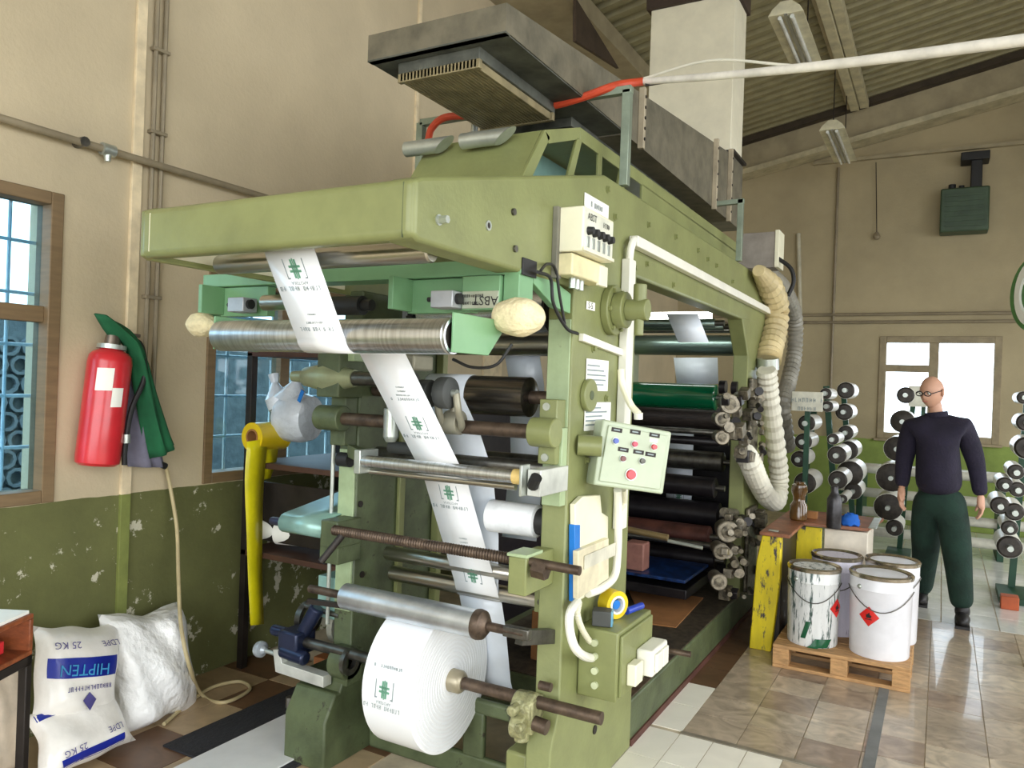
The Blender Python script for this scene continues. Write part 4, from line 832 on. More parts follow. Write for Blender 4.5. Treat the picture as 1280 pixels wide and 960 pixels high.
hood_seg(2.30, 3.45, 2.812, GALV, 'hood_mouth'); hood_seg(3.451, 5.02, hz, GALV, 'duct_section'); hood_seg(5.021, 5.42, hz, GALV, 'duct_section'); hood_seg(5.421, 5.85, hz, GALV, 'duct_section')
for y_ in (3.63, 5.03, 5.42):
    fl_ = B('flange', mat('pale_flange', (176, 164, 140), .6, .2), hood, (hx1, y_ - .014, hz - .02), (hx1 + .03, y_ + .014, ztop(y_) + .02), .002)
    for i in range(5): z_ = hz + (ztop(y_) - hz) * (i + .5) / 5; CY('rivet', DMETAL, fl_, (hx1 + .03, y_, z_), (hx1 + .034, y_, z_), .008, n=8)
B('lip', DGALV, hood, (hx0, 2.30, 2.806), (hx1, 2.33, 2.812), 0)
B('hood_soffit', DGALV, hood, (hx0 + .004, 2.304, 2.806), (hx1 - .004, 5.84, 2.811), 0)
fx0, fx1, fy0, fy1 = hx0 + .10, hx1 - .14, 2.36, 2.98
B('filter_box', DGALV, hood, (fx0, fy0, 2.765), (fx1, fy1, 2.808), .003)
FB = mat('filter_slat', (150, 138, 104), .5, .3, var=.15, scale=12)
n_ = 22
for i in range(n_): x_ = fx0 + .012 + (fx1 - fx0 - .02) * i / n_; B('filter_slat', FB, hood, (x_, fy0, 2.735), (x_ + .012, fy1, 2.766), .002)
for y_ in (fy0, fy1 - .02): B('filter_rail', FB, hood, (fx0, y_, 2.732), (fx1, y_ + .02, 2.766), .002)
B('filter_box', DGALV, hood, (fx0, 3.15, 2.765), (fx1, 5.0, 2.806), .003)
# steel strut frames
STR = mat('strut_green_grey', (138, 150, 132), .4, .4)
st = thing('strut_frame', 'slim grey steel strut frame standing on the press beam and carrying the hood mouth', 'strut frame', (XR, 3.0, 2.43))
s0, s1_ = V((XR, 3.0, 2.43)), P(784, 112, 'x', XR); s2_ = P(527, 152, 'y', 3.0)
MB().bar((XR, 3.0, 2.43), (XR, 3.0, s1_.z), .035, .035, (0, 1, 0)).build('upright', STR, st, bev=.002); MB().bar((XR + .02, 3.0, s1_.z), (s2_.x, 3.0, s1_.z - .0), .035, .03).build('crossbar', STR, st, bev=.002)
MB().bar((s2_.x, 3.0, s1_.z), (s2_.x, 3.0, 2.45), .035, .035, (0, 1, 0)).build('upright', STR, st, bev=.002)
c = P(593, 160, 'y', 3.0); MB().cyl((c.x, 3.0, 2.62), (c.x, 3.0, s1_.z), .016).cyl((c.x, 3.0, 2.70), (c.x, 3.0, 2.74), .035, .028).build('hanger_rod', LGALV, st)
s3 = thing('strut_frame', 'slim grey steel strut frame standing on the press beam behind the last duct flange', 'strut frame', (XR, 5.05, 2.44)); zt = P(927, 250, 'x', XR).z
MB().bar((XR, 5.05, 2.44), (XR, 5.05, zt), .035, .035, (0, 1, 0)).build('upright', STR, s3, bev=.002); MB().bar((XR + .02, 5.05, zt - .012), (-2.2, 5.05, zt - .04), .035, .03).build('crossbar', STR, s3, bev=.002); MB().bar((-2.2, 5.05, zt - .04), (-2.2, 5.05, 2.44), .035, .035, (0, 1, 0)).build('upright', STR, s3, bev=.002)
flx0 = P(813, 50, 'y', 5.46).x
flue = thing('flue_duct', 'tall square white flue rising from the hood duct through the roof', 'flue', (-1.6, 5.6, 3.26))
B('flue_body', mat('white_sheet', (226, 220, 196), .5, var=.04), flue, (flx0, 5.46, 3.29), (hx1, 5.80, P(817, 13, 'y', 5.46).z), .004)
B('flue_flange', DMETAL, flue, (flx0 - .01, 5.45, 3.272), (hx1 + .03, 5.83, 3.292), .003); zc = P(817, 13, 'y', 5.46).z
B('flue_cap', mat('dark_flue', (60, 46, 36), .7), flue, (flx0 - .03, 5.43, zc), (hx1 + .02, 5.84, rz(flx0 - .03) - .002), .004)
MB().prism([V((-2.77, P(716, 8, 'x', -2.77).y, 4.795)), P(716, 8, 'x', -2.77), P(716, 52, 'x', -2.77), P(770, 86, 'x', -2.77)], (.03, 0, 0)).build('corner_brace', mat('dark_brace', (78, 64, 50), .8), label='dark brown triangular brace plate under the eave beam above the hood', cat='brace plate')
# hose and cable
ORG_ = mat('orange_hose', (196, 72, 44), .4)
hp_ = [P(535, 176, 'y', 3.0), P(540, 160, 'y', 2.98), P(556, 147, 'y', 2.97), P(590, 144, 'y', 2.98), P(640, 138, 'y', 2.98), P(690, 132, 'y', 2.98), P(730, 121, 'y', 2.97), P(770, 107, 'x', -1.22), P(803, 102, 'x', -1.15)]
MB().tube(curve(hp_), .017).build('orange_hose', ORG_, label='orange cable sleeve lying along the strut under the hood', cat='hose')
wc = thing('white_cable', 'thick white wrapped cable bundle strung from the press strut across to the opposite wall', 'cable', P(803, 102, 'x', -1.15))
e0 = P(803, 102, 'x', -1.15); e1 = P(1280, 50, 'y', 2.5); ed_ = e1 - e0
pts = [e0 + ed_ * t_ + V((0, 0, -.05 * t_ * (1 - t_))) for t_ in (0, .25, .5, .75, 1)] + [e1 + ed_ * .5 + V((0, 0, .02)), e1 + ed_ * ((3.99 - e1.x) / ed_.x)]
MB().tube(curve(pts, 10), .017, 12, lambda k: .014 + .003 * min(1, k / 30)).build('sheath', mat('white_cable_wrap', (236, 232, 222), .4), wc)
MB().tube(curve([p + V((.0, .0, .012 + .05 * math.sin(PI * i / 2))) for i, p in enumerate(pts[:3])], 8), .005).build('loose_wire', WHITEP, wc)
B('cable_tag', DMETAL, wc, e0 + V((.02, -.02, -.03)), e0 + V((.10, -.015, -.018)), 0)
# ceiling tray and lamps
for k, (pa, pb_) in enumerate((((1015, 0), (1068, 133)), ((1040, 0), (1080, 128)))):
    b = P(*pb_, 'y', 10.5); x_ = b.x; B('roof_channel', mat('white_channel', (206, 198, 166), .5), None, (x_ - .05, 3.6, rz(x_) - .13), (x_ + .05, 10.58, rz(x_) - .04), .006, label=('wider' if k == 0 else 'narrower') + ' of the two pale channels running under the corrugated roof', cat='roof channel')
    if k == 0: B('roof_channel_edge', CONC, bpy.data.objects['roof_channel'], (x_ - .09, 3.6, rz(x_) - .10), (x_ - .05, 10.58, rz(x_) - .05), .002)
def lamp(px0, py0, px1, py1, zl, label):
    a = P(px0, py0, 'z', zl); b = P(px1, py1, 'x', a.x); ln = min(max(b.y - a.y, .6), 1.3)
    o = thing('ceiling_lamp', label, 'ceiling lamp', (a.x, a.y, zl), 'fluorescent fittings under the roof')
    MB().prism([(a.x - .10, a.y, zl + .02), (a.x - .13, a.y, zl - .03), (a.x + .13, a.y, zl - .03), (a.x + .10, a.y, zl + .02), (a.x + .04, a.y, zl + .07), (a.x - .04, a.y, zl + .07)], (0, ln, 0)).build('housing', mat('lamp_housing', (216, 210, 180), .4), o, bev=.004)
    for s_ in (-.045, .045): CY('tube', mat('unlit_tube', (226, 228, 222), .15, coat=.5), o, (a.x + s_, a.y + .02, zl - .048), (a.x + s_, a.y + ln - .02, zl - .048), .016, n=14)
    MB().box((a.x - .012, a.y, zl - .045), (a.x + .012, a.y + ln, zl - .03)).build('reflector', CHROME, o)
    for yy in (a.y + .1, a.y + ln - .1): CY('hanger', DMETAL, o, (a.x, yy, zl + .06), (a.x, yy, rz(a.x) + .03), .006, n=6)
    return o
lamp(982, 12, 1010, 78, 4.5, 'unlit fluorescent twin-tube fitting with reflector hung beside the white flue')
lamp(1040, 158, 1058, 192, 4.45, 'short unlit fluorescent fitting hung against the far sloping beam')

# ================================================================== REAR HOSES AND BOX
def flexhose(name, pts, r, m, label, taper=False, amp=.09, k=16):
    c = curve(pts, k); return MB().tube(c, r, 16, lambda i: r * min(1, (.5 + i / 14 if taper else 1)) * (1 + amp * (1 if i % 2 else -1))).build(name, m, press, label=label, smooth=20)
HZ = -1.08
HC = mat('tan_flex', (206, 188, 142), .5, var=.1); HW = mat('white_flex', (222, 218, 200), .45, var=.06); HG_ = mat('grey_flex', (150, 146, 134), .4, var=.1)
flexhose('flex_hose', [P(x, y, 'x', XR + .07) for x, y in ((948, 338), (962, 358), (971, 385), (968, 415), (962, 440), (960, 452))], .085, HC, 'fat tan corrugated hose leaving the top rear corner of the press', True, k=7)
flexhose('flex_hose', [P(x, y, 'x', XR + .09) for x, y in ((958, 462), (962, 500), (970, 560), (974, 600), (970, 626), (958, 620), (945, 596), (938, 578))] + [P(930, 566, 'x', XR + .03)], .068, HW, 'white corrugated hose looping down beside the print decks', k=9)
flexhose('flex_hose', [P(x, y, 'x', XR - .10) for x, y in ((955, 340), (978, 360), (993, 395), (993, 440), (985, 480), (978, 510), (985, 560))], .07, HG_, 'slimmer grey corrugated hose curving behind the tan hose', k=14)
MB().ring(P(960, 448, 'x', XR + .08), P(960, 462, 'x', XR + .08), .075, .05).build('hose_clamp', LGALV, press)
jb2 = thing('grey_junction_box', 'grey junction box with pale edge mounted above the rear end of the press', 'junction box', P(948, 334, 'y', 6.1)); a = P(924, 292, 'y', 6.1); b = P(968, 334, 'y', 6.1)
B('body', mat('box_grey', (150, 142, 132), .6), jb2, (a.x, 6.1, b.z), (b.x, 6.3, a.z), .004); B('door_edge', CREAM, jb2, (b.x, 6.09, b.z), (b.x + .03, 6.3, a.z + .01), .003)
MB().box((a.x, 6.2, 2.42), (a.x + .06, 6.26, b.z)).build('stand', GREEN, jb2)
MB().tube(curve([P(971, 322, 'y', 6.12), P(988, 335, 'y', 6.12), P(992, 352, 'y', 6.12), P(985, 370, 'y', 6.12)]), .016).build('cable', BLACK, jb2)
MB().cyl(P(998, 292, 'y', YB - .03), P(1001, 430, 'y', YB - .03), .028).build('cable_drop', mat('pale_cable', (190, 184, 160), .5), label='pale vertical conduit fixed to the far wall behind the grey corrugated hose', cat='cable')

# ================================================================== LEFT WALL THINGS
ex = thing('fire_extinguisher', 'red fire extinguisher with two pale labels hung on the cream wall', 'fire extinguisher', (XL + .1, 2.2, 1.14))
a = P(121, 582, 'x', XL + .10); b = P(139, 440, 'x', XL + .10); d_ = (b - a); H_ = d_.length; d_.normalize(); R_ = .093
MB().lathe(a, d_, [(0, R_ * .8), (.012, R_ * .97), (.03, R_), (H_ - .05, R_), (H_ - .02, R_ * .95), (H_ - .002, R_ * .78), (H_ + .008, .05), (H_ + .02, .04)], 28).build('cylinder', RED, ex)
t_ = b + d_ * .012; MB().cyl(t_, t_ + d_ * .02, .062).build('neck_ring', LGALV, ex); MB().cyl(t_ + d_ * .02, t_ + d_ * .09, .035, .028).bar(t_ + d_ * .08 + V((0, -.03, 0)), t_ + d_ * .12 + V((.01, .12, -.05)), .02, .016).bar(t_ + d_ * .06, t_ + d_ * .05 + V((.01, .10, -.02)), .02, .014).build('valve', mat('valve_metal', (120, 108, 96), .35, .7), ex, bev=.003)
MB().tube(curve([t_ + d_ * .05 + V((0, .05, 0)), t_ + d_ * .03 + V((.03, .12, 0)), t_ + V((.05, .135, -.12)), a + V((.05, .125, .25)), a + V((.05, .10, .08)), a + V((.05, .10, .0))]), .012).build('discharge_hose', BLACK, ex); CY('hose_nozzle', LGALV, ex, a + V((.055, .10, .10)), a + V((.055, .10, .14)), .018)
def bodylabel(px, py, wd, hg):
    rows_ = []; c = P(px, py, 'x', XL + .19); tz_ = (c.z - a.z) / d_.z; ax = a + d_ * tz_
    an0 = math.atan2(c.y - ax.y, R_)
    for j in (-1, 1): rows_.append([ax + d_ * (hg / 2 * j) + V((math.cos(an0 + k * wd / R_ / 8) * (R_ + .0015), math.sin(an0 + k * wd / R_ / 8) * (R_ + .0015), 0)) for k in range(-4, 5)])
    MB().sheet(rows_).build('paper_label', PAPER, ex)
bodylabel(129, 474, .07, .10); bodylabel(146, 497, .05, .085)
def drape(name, left, right, x0, amp, m, label, cat, nu=14, nv=16):
    L_ = curve([P(*p, 'x', x0) for p in left], 6); R2 = curve([P(*p, 'x', x0) for p in right], 6); rows_ = []
    for j in range(nv):
        t_ = j / (nv - 1); l = L_[int(t_ * (len(L_) - 1))]; r = R2[int(t_ * (len(R2) - 1))]
        rows_.append([l.lerp(r, i / (nu - 1)) + V((amp * math.sin(i * 1.3 + t_ * 2) * (.4 + t_) + .06 * math.sin(PI * i / (nu - 1)), 0, 0)) for i in range(nu)])
    return MB().sheet(rows_).build(name, m, label=label, cat=cat, solid=.008, smooth=80)
drape('grey_jacket', [(158, 450), (156, 500), (150, 555), (158, 583)], [(168, 440), (182, 490), (196, 540), (205, 583)], XL + .05, .012, mat('grey_cloth', (120, 118, 136), .9), 'grey cloth jacket hanging beside the red extinguisher', 'jacket')
drape('green_jacket', [(118, 392), (134, 418), (156, 435), (166, 490), (174, 540), (182, 575)], [(127, 398), (160, 412), (176, 440), (192, 490), (207, 530), (217, 556)], XL + .10, .010, mat('green_cloth', (24, 92, 56), .9), 'dark green work jacket hanging over the red extinguisher', 'jacket')
cdm = mat('cord_beige', (190, 174, 132), .5); c_ = [P(x, y, 'x', xx) for x, y, xx in ((207, 580, XL + .04), (213, 610, XL + .05), (221, 660, XL + .12), (223, 720, XL + .22), (226, 780, XL + .34), (236, 830, XL + .40))] + [P(x, y, 'z', .012) for x, y in ((252, 868), (280, 878), (312, 862), (300, 852), (268, 858), (240, 875), (205, 905))]
pc_ = thing('power_cord', 'long beige power cord hanging down the wall and coiling on the floor', 'cord', (XL + .1, 2.6, 0)); MB().tube(curve(c_, 10), .009).build('cable', cdm, pc_); CY('plug', BLACK, pc_, P(193, 577, 'x', XL + .05), P(207, 583, 'x', XL + .05), .016)

# sacks
def sack(name, c4, n, th, m, label, seed, nu=16, nv=16, wr=.012, par=None):
    rs = random.Random(seed); TLx, TRx, BRx, BLx = [V(p) for p in c4]; n = V(n).normalized(); f_, k_ = [], []
    ph = [rs.uniform(0, 6) for _ in range(6)]
    for j in range(nv + 1):
        v = j / nv; ra, rb = [], []
        for i in range(nu + 1):
            u = i / nu; p = TLx.lerp(TRx, u).lerp(BLx.lerp(BRx, u), v); uu_, vv_ = 2 * u - 1, 2 * v - 1; e = max(0, (1 - uu_ ** 4) * (1 - vv_ ** 4)) ** .5; cc_ = (V(c4[0]) + V(c4[1]) + V(c4[2]) + V(c4[3])) / 4; p = p.lerp(cc_, .10 * (max(abs(uu_), abs(vv_)) ** 3) * (1 - min(abs(uu_), abs(vv_)) ** 2) * (1 + .5 * math.sin(9 * u + 7 * v + ph[3])))
            w_ = wr * (math.sin(7 * u + ph[0] + 5 * v) + math.sin(11 * v + ph[1] - 4 * u) + .7 * math.sin(17 * u - 9 * v + ph[2]))
            ra.append(p + n * (th * e + w_ * e)); rb.append(p - n * (th * .5 * e))
        f_.append(ra); k_.append(rb)
    mb = MB().sheet(f_); mb.sheet([r[::-1] for r in k_])
    o = mb.build(name, m, par, smooth=80) if par else mb.build(name, m, smooth=80)
    return o, f_
def pt(f_, u, v):
    nv, nu = len(f_) - 1, len(f_[0]) - 1; return f_[int(round(v * nv))][int(round(u * nu))]
SACKM = mat('printed_sack', (246, 242, 234), .28, var=.05, bump=.25, bump_scale=16, coat=.3)
INKB = mat('blue_print', (26, 44, 150), .35); INKC = mat('cyan_print', (60, 150, 200), .4); INKP = mat('violet_print', (84, 78, 140), .5)
def sack_thing(c4, n, th, label, seed, full):
    th_ = thing('granulate_sack', label, 'sack', (V(c4[2]) + V(c4[3])) / 2, 'granulate sacks against the wall'); o, f_ = sack('sack_body', c4, n, th, SACKM, None, seed, par=th_, wr=.004)
    def band(u0, u1, v0, v1, m, nm='printed_band'):
        k = 12; rows_ = []
        for j in range(5):
            r = []
            for i in range(k + 1):
                u = u0 + (u1 - u0) * i / k; v = v0 + (v1 - v0) * j / 4; uu = u * (len(f_[0]) - 1); vv = v * (len(f_) - 1); i0, j0 = int(uu), int(vv); i1, j1 = min(i0 + 1, len(f_[0]) - 1), min(j0 + 1, len(f_) - 1)
                r.append(f_[j0][i0].lerp(f_[j0][i1], uu - i0).lerp(f_[j1][i0].lerp(f_[j1][i1], uu - i0), vv - j0) + V(n).normalized() * .004)
            rows_.append(r)
        MB().sheet(rows_).build(nm, m, th_)
    def tx(s_, size, u, v, m):
        d1 = pt(f_, min(u + .1, 1), v) - pt(f_, max(u - .1, 0), v); d2 = pt(f_, u, max(v - .1, 0)) - pt(f_, u, min(v + .1, 1)); nn = d1.cross(d2).normalized()
        if nn.dot(V(n)) < 0: nn = -nn
        text(s_, size, pt(f_, u, v) + nn * .009, -d1, -d2, m, th_)
    if full:
        band(.06, .86, .31, .52, INKB); tx('HIPTEN', .062, .46, .42, INKC); tx('25 KG', .04, .22, .20, INKP); tx('LDPE', .04, .72, .18, INKP)
        scribble(14, .018, pt(f_, .48, .60) + V(n).normalized() * .008, V(c4[0]) - V(c4[1]), V(c4[3]) - V(c4[0]), INKP, th_)
        q = pt(f_, .48, .75) + V(n).normalized() * .01; e1_ = (V(c4[1]) - V(c4[0])).normalized(); e2_ = (V(c4[0]) - V(c4[3])).normalized(); MB().prism([q + e2_ * .03, q + e1_ * .03, q - e2_ * .04, q - e1_ * .03], V(n).normalized() * .002).build('printed_diamond', INKP, th_)
    else:
        band(.18, .85, .82, .95, INKB); tx('25 KG', .035, .30, .72, INKP); tx('LDPE', .035, .78, .70, INKP); band(.05, .55, .06, .16, INKB)
    return th_
sack_thing([P(40, 782, 'x', -3.16), P(146, 777, 'x', -3.20), P(140, 892, 'x', -3.08), P(38, 905, 'x', -3.04)], (1, -.15, .1), .13, 'upright white granulate sack with one broad blue printed band', 4, True)
sack_thing([P(30, 895, 'x', -3.06), P(140, 858, 'x', -3.12), P(170, 925, 'z', .03), P(50, 985, 'z', .03)], (1, -.3, .6), .10, 'slumped white granulate sack lying in front of the upright one', 9, False)
o, _ = sack('plain_sack', [P(122, 768, 'x', -3.26), P(222, 752, 'x', -3.30), P(243, 888, 'x', -3.22), P(140, 922, 'x', -3.12)], (1, -.2, .15), .19, DOWEL, None, 21, 28, 28, wr=.014); tag(o, 'plain white plastic sack slumped against the olive wall under the cord', 'sack')
o, _ = sack('beige_sack', [P(-40, 800, 'x', -3.16), P(34, 806, 'x', -3.2), P(32, 960, 'x', -3.05), P(-40, 1000, 'x', -3.0)], (1, -.2, .1), .08, mat('beige_sack', (206, 190, 168), .6, bump=.4, bump_scale=10), None, 25); tag(o, 'dull beige sack standing behind the leg of the wooden desk', 'sack')
# desk corner
zt_ = .74; k0 = P(42.5, 767, 'z', zt_); ea = (P(0, 786, 'z', zt_) - k0).normalized(); eb = (P(8, 751, 'z', zt_) - k0).normalized(); eb = (eb - ea * eb.dot(ea)).normalized()
dk = thing('shelf_desk', 'small wooden desk with open shelf and dark metal legs holding white paper', 'desk', k0 - V((0, 0, zt_)))
def dbox(n, m, a0, a1, b0, b1, z0, z1, bev=.003): return MB().obox(k0 + ea * (a0 + a1) / 2 + eb * (b0 + b1) / 2 + V((0, 0, (z0 + z1) / 2 - zt_)), ea * (a1 - a0) / 2, eb * (b1 - b0) / 2, V((0, 0, (z1 - z0) / 2))).build(n, m, dk, bev=bev)
dbox('top_board', WOOD, 0, .6, 0, .42, .725, .742); dbox('bottom_board', WOOD, 0, .6, 0, .42, .598, .615); dbox('side_board', WOOD, 0, .018, 0.0, .42, .615, .725); dbox('back_board', WOOD, .0, .6, .405, .42, .615, .725); dbox('frame_rail', DMETAL, 0, .6, 0, .03, .565, .598); dbox('frame_rail', DMETAL, 0, .03, 0, .42, .565, .598)
for a0, b0 in ((0, 0), (0, .39), (.57, 0), (.57, .39)): dbox('leg', DMETAL, a0, a0 + .03, b0, b0 + .03, 0, .565)
pp = MB().obox(k0 + ea * .3 + eb * .2 + V((0, 0, .008)), ea * .29, eb * .19, V((0, 0, .006))).build('paper_stack', PAPER, bev=.002, label='stack of white paper lying on the wooden desk', cat='paper')
MB().obox(k0 + ea * .14 + eb * .14 + V((0, 0, -.10)), ea * .08, eb * .08, V((0, 0, .022))).build('red_box', RED, label='small red box inside the desk shelf', cat='box', bev=.004)

# rack behind the press with rolls
sr = thing('metal_shelf', 'dark metal shelf rack standing by the second window behind the press', 'shelf rack', (-3.0, 3.4, 0))
for x_, y_ in ((-3.30, 3.02), (-2.62, 3.02), (-3.30, 3.75), (-2.62, 3.75)): B('post', DMETAL, sr, (x_ - .02, y_ - .02, 0), (x_ + .02, y_ + .02, 1.72), .002)
for z_ in (.62, 1.10, 1.70): B('shelf_board', mat('dark_brown_board', (74, 48, 36), .6), sr, (-3.32, 3.0, z_), (-2.60, 3.77, z_ + .03), .003)
B('back_panel', DMETAL, sr, (-3.28, 3.06, .70), (-2.66, 3.07, 1.02), .003)
yr = thing('yellow_film_roll', 'roll of yellow printed film with its tail hanging from the dark shelf', 'film roll', P(325, 560, 'x', -3.2))
c = P(324, 546, 'x', -3.20); MB().ring(c - V((.0, .05, 0)), c + V((.0, .16, 0)), .078, .044, 28).build('film', YELLOW, yr); MB().ring(c - V((0, .052, 0)), c + V((0, .155, 0)), .044, .034, 20).build('core', CARD, yr)
yl = [P(x, y, 'x', -3.14) for x, y in ((309, 552), (306, 600), (308, 660), (310, 720), (313, 782))]; yr2 = [P(x, y, 'x', -3.14) for x, y in ((335, 548), (330, 600), (328, 660), (328, 720), (330, 780))]
YF = mat('yellow_film', (226, 214, 24), .3, var=.08, coat=.3)
MB().sheet([[l, l.lerp(r, .5) + V((.003, 0, 0)), r] for l, r in zip(curve(yl, 4), curve(yr2, 4))]).build('film_tail', YF, yr, solid=.001); 
MB().sheet([[P(x, y, 'x', -3.16), P(x2, y2, 'x', -3.16)] for x, y, x2, y2 in ((328, 548, 350, 545), (330, 575, 346, 575), (326, 600, 338, 598))]).build('film_tail', YF, yr, solid=.001)
bgm = mat('clear_bag', (214, 222, 230), .25, var=.08, bump=.6, bump_scale=18, coat=.4)
pbg = thing('plastic_bag_roll', 'roll wrapped in a white plastic bag tied at the top on the dark shelf', 'bag', P(367, 560, 'y', 3.1)); c = P(368, 522, 'y', 3.14)
MB().lathe(c - V((.10, 0, 0)), (1, .15, 0), [(0, .05), (.015, .11), (.06, .135), (.15, .135), (.20, .12), (.215, .05)], 22).build('wrapped_roll', bgm, pbg)
mb = MB().lathe(c + V((-.02, 0, .10)), (.25, 0, 1), [(0, .10), (.04, .07), (.09, .03), (.12, .018), (.15, .03)], 14); mb.build('bag_neck', bgm, pbg); c2 = P(345, 500, 'y', 3.12); MB().lathe(c2 + V((.03, 0, -.05)), (-.3, 0, 1), [(0, .06), (.06, .07), (.11, .04), (.15, .02), (.2, .03)], 12).build('bag_corner', bgm, pbg); MB().obox(P(376, 495, 'y', 3.06), V((.014, 0, .03)), V((.01, 0, -.006)), V((0, .002, 0))).build('blue_stripe', BLUE, pbg)
c = P(352, 665, 'y', 3.1); wrl = thing('paper_roll', 'pair of white paper rolls lying on the lower shelf of the dark rack', 'paper roll', c - V((0, 0, .07))); MB().ring(c - V((.02, 0, 0)), c + V((.14, .04, 0)), .068, .03, 24).build('roll', PAPER, wrl); MB().ring(c - V((.14, .02, -.005)), c - V((.03, -.02, -.005)), .06, .025, 24).build('roll', PAPER, wrl)
B('cardboard_box', mat('orange_carton', (150, 92, 48), .8), None, (-2.60, 2.82, .0), (-2.46, 3.06, .26), .004, label='small brown carton on the floor behind the left press foot', cat='carton')
mb = MB(); c = P(160 + 0, 700, 'x', -3.3)
pst = MB().box((-2.56, 3.15, 0), (-2.42, 3.3, 1.72)).build('brown_post', mat('rust_brown', (128, 74, 48), .7), label='rust brown upright post between the shelf rack and the press', cat='post', bev=.004)

# ================================================================== PALLET AND PAINT CANS
pa = thing('wooden_pallet', 'small wooden pallet carrying four paint cans on the stone tiles', 'pallet', (-.465, 5.05, 0))
X0, X1, Y0, Y1 = -.825, -.105, 4.75, 5.36
for i in range(5): y_ = Y0 + (Y1 - Y0 - .11) * i / 4; B('deck_board', WOODP, pa, (X0, y_, .113), (X1, y_ + .112, .134), .003)
for x_ in (X0, (X0 + X1) / 2 - .045, X1 - .09):
    for y_ in (Y0, (Y0 + Y1) / 2 - .04, Y1 - .09): B('block', WOODP, pa, (x_, y_, .02), (x_ + .09, y_ + .09, .094), .003)
    B('stringer', WOODP, pa, (x_, Y0, .094), (x_ + .09, Y1, .113), .002)
for y_ in (Y0, (Y0 + Y1) / 2 - .04, Y1 - .09): B('bottom_board', WOODP, pa, (X0, y_, 0), (X1, y_ + .09, .02), .003)
CANW = mat('can_white', (232, 232, 236), .3, var=.04); DRIP = mat('can_dripped', (228, 230, 228), .35, var=.04, spot=(52, 80, 74), spot_scale=8, spot_t=.52, stretch=(4, 4, .5)); LID = mat('lid_metal', (190, 180, 160), .22, .9, var=.15)
DRIPV = mat('can_violet', (216, 212, 226), .35, var=.05, spot=(96, 78, 118), spot_scale=6, spot_t=.6, stretch=(4, 4, .5))
def can(x, y, r, h, m, label, diamond=None, green=False):
    z = .135; o = thing('paint_can', label, 'paint can', (x, y, z), 'paint cans on the pallet')
    MB().lathe((x, y, z), (0, 0, 1), [(0, r * .94), (.008, r * .96), (h * .82, r), (h * .83, r * 1.02), (h * .85, r), (h - .012, r), (h, r * .99)], 36).build('can_body', m, o)
    MB().lathe((x, y, z + h - .015), (0, 0, 1), [(0, r * 1.03), (.018, r * 1.05), (.026, r * 1.0), (.016, r * .93), (.012, r * .5), (.012, .01)], 36).build('lid', LID, o)
    tc = V((-x, -y, 0)).normalized(); sd = V((-tc.y, tc.x, 0))
    w_ = [V((x, y, z + h * .83)) + (tc * math.cos(t_) + sd * math.sin(t_)) * (r + .006) + V((0, 0, -.11 * math.cos(t_) ** 2 * (1 if abs(t_) < PI / 2 else 0))) for t_ in [(-PI / 2 + PI * i / 18) * .92 for i in range(19)]]
    MB().tube(w_, .003, 6).build('wire_handle', DSTEEL, o)
    e = V((x, y, z + h * .86)) + (tc * .75 + sd * -.66).normalized() * r; MB().ball(e, .014, 8, 6).build('handle_ear', LGALV, o)
    if diamond is not None:
        rows_ = []; hs = .055; n_ = 6
        for j in range(-n_, n_ + 1):
            wdt = hs * (1 - abs(j) / n_) + .0005; rows_.append([V((x, y, z + h * .52 + hs * j / n_)) + (tc * math.cos(a_) + sd * math.sin(a_)) * (r + .002) for a_ in [diamond + wdt / r * k / 3 for k in range(-3, 4)]])
        d2 = MB().sheet(rows_).build('hazard_diamond', mat('hazard_red', (224, 40, 34), .4), o)
        cc = V((x, y, z + h * .53)) + (tc * math.cos(diamond) + sd * math.sin(diamond)) * (r + .004); nn = (tc * math.cos(diamond) + sd * math.sin(diamond)); uu = nn.cross(V((0, 0, 1)))
        MB().prism([cc + uu * a_ + V((0, 0, b_)) for a_, b_ in ((-.012, -.012), (-.016, .0), (-.006, .006), (-.004, .02), (.006, .008), (.014, .004), (.012, -.012))], nn * .001).obox(cc + V((0, 0, -.02)), uu * .018, V((0, 0, .002)), nn * .0006).build('flame_mark', BLACK, o)
    if green:
        g_ = MB()
        for a0, z0, w0, h0 in ((.35, .03, .05, .025), (-.25, .10, .014, .05), (.1, .012, .03, .012)):
            g_.sheet([[V((x, y, z + z0 + h0 * j)) + (tc * math.cos(a0 + w0 / r * k / 3 + j * .1) + sd * math.sin(a0 + w0 / r * k / 3 + j * .1)) * (r * .965 + .006) for k in range(-3, 4)] for j in (-1, 0, 1)])
        g_.build('green_spill', INKGREEN, o)
    return o
can(-.635, 4.935, .146, .445, DRIP, 'white paint can streaked with dark drips and a green spill at its base', 1.05, True)
can(-.275, 4.945, .164, .455, CANW, 'clean white paint can with a red hazard diamond facing the aisle', -.35)
can(-.545, 5.245, .146, .47, DRIPV, 'paint can with violet drips behind the green-spilled can'); can(-.235, 5.275, .150, .475, CANW, 'white paint can behind the clean can with the hazard diamond')
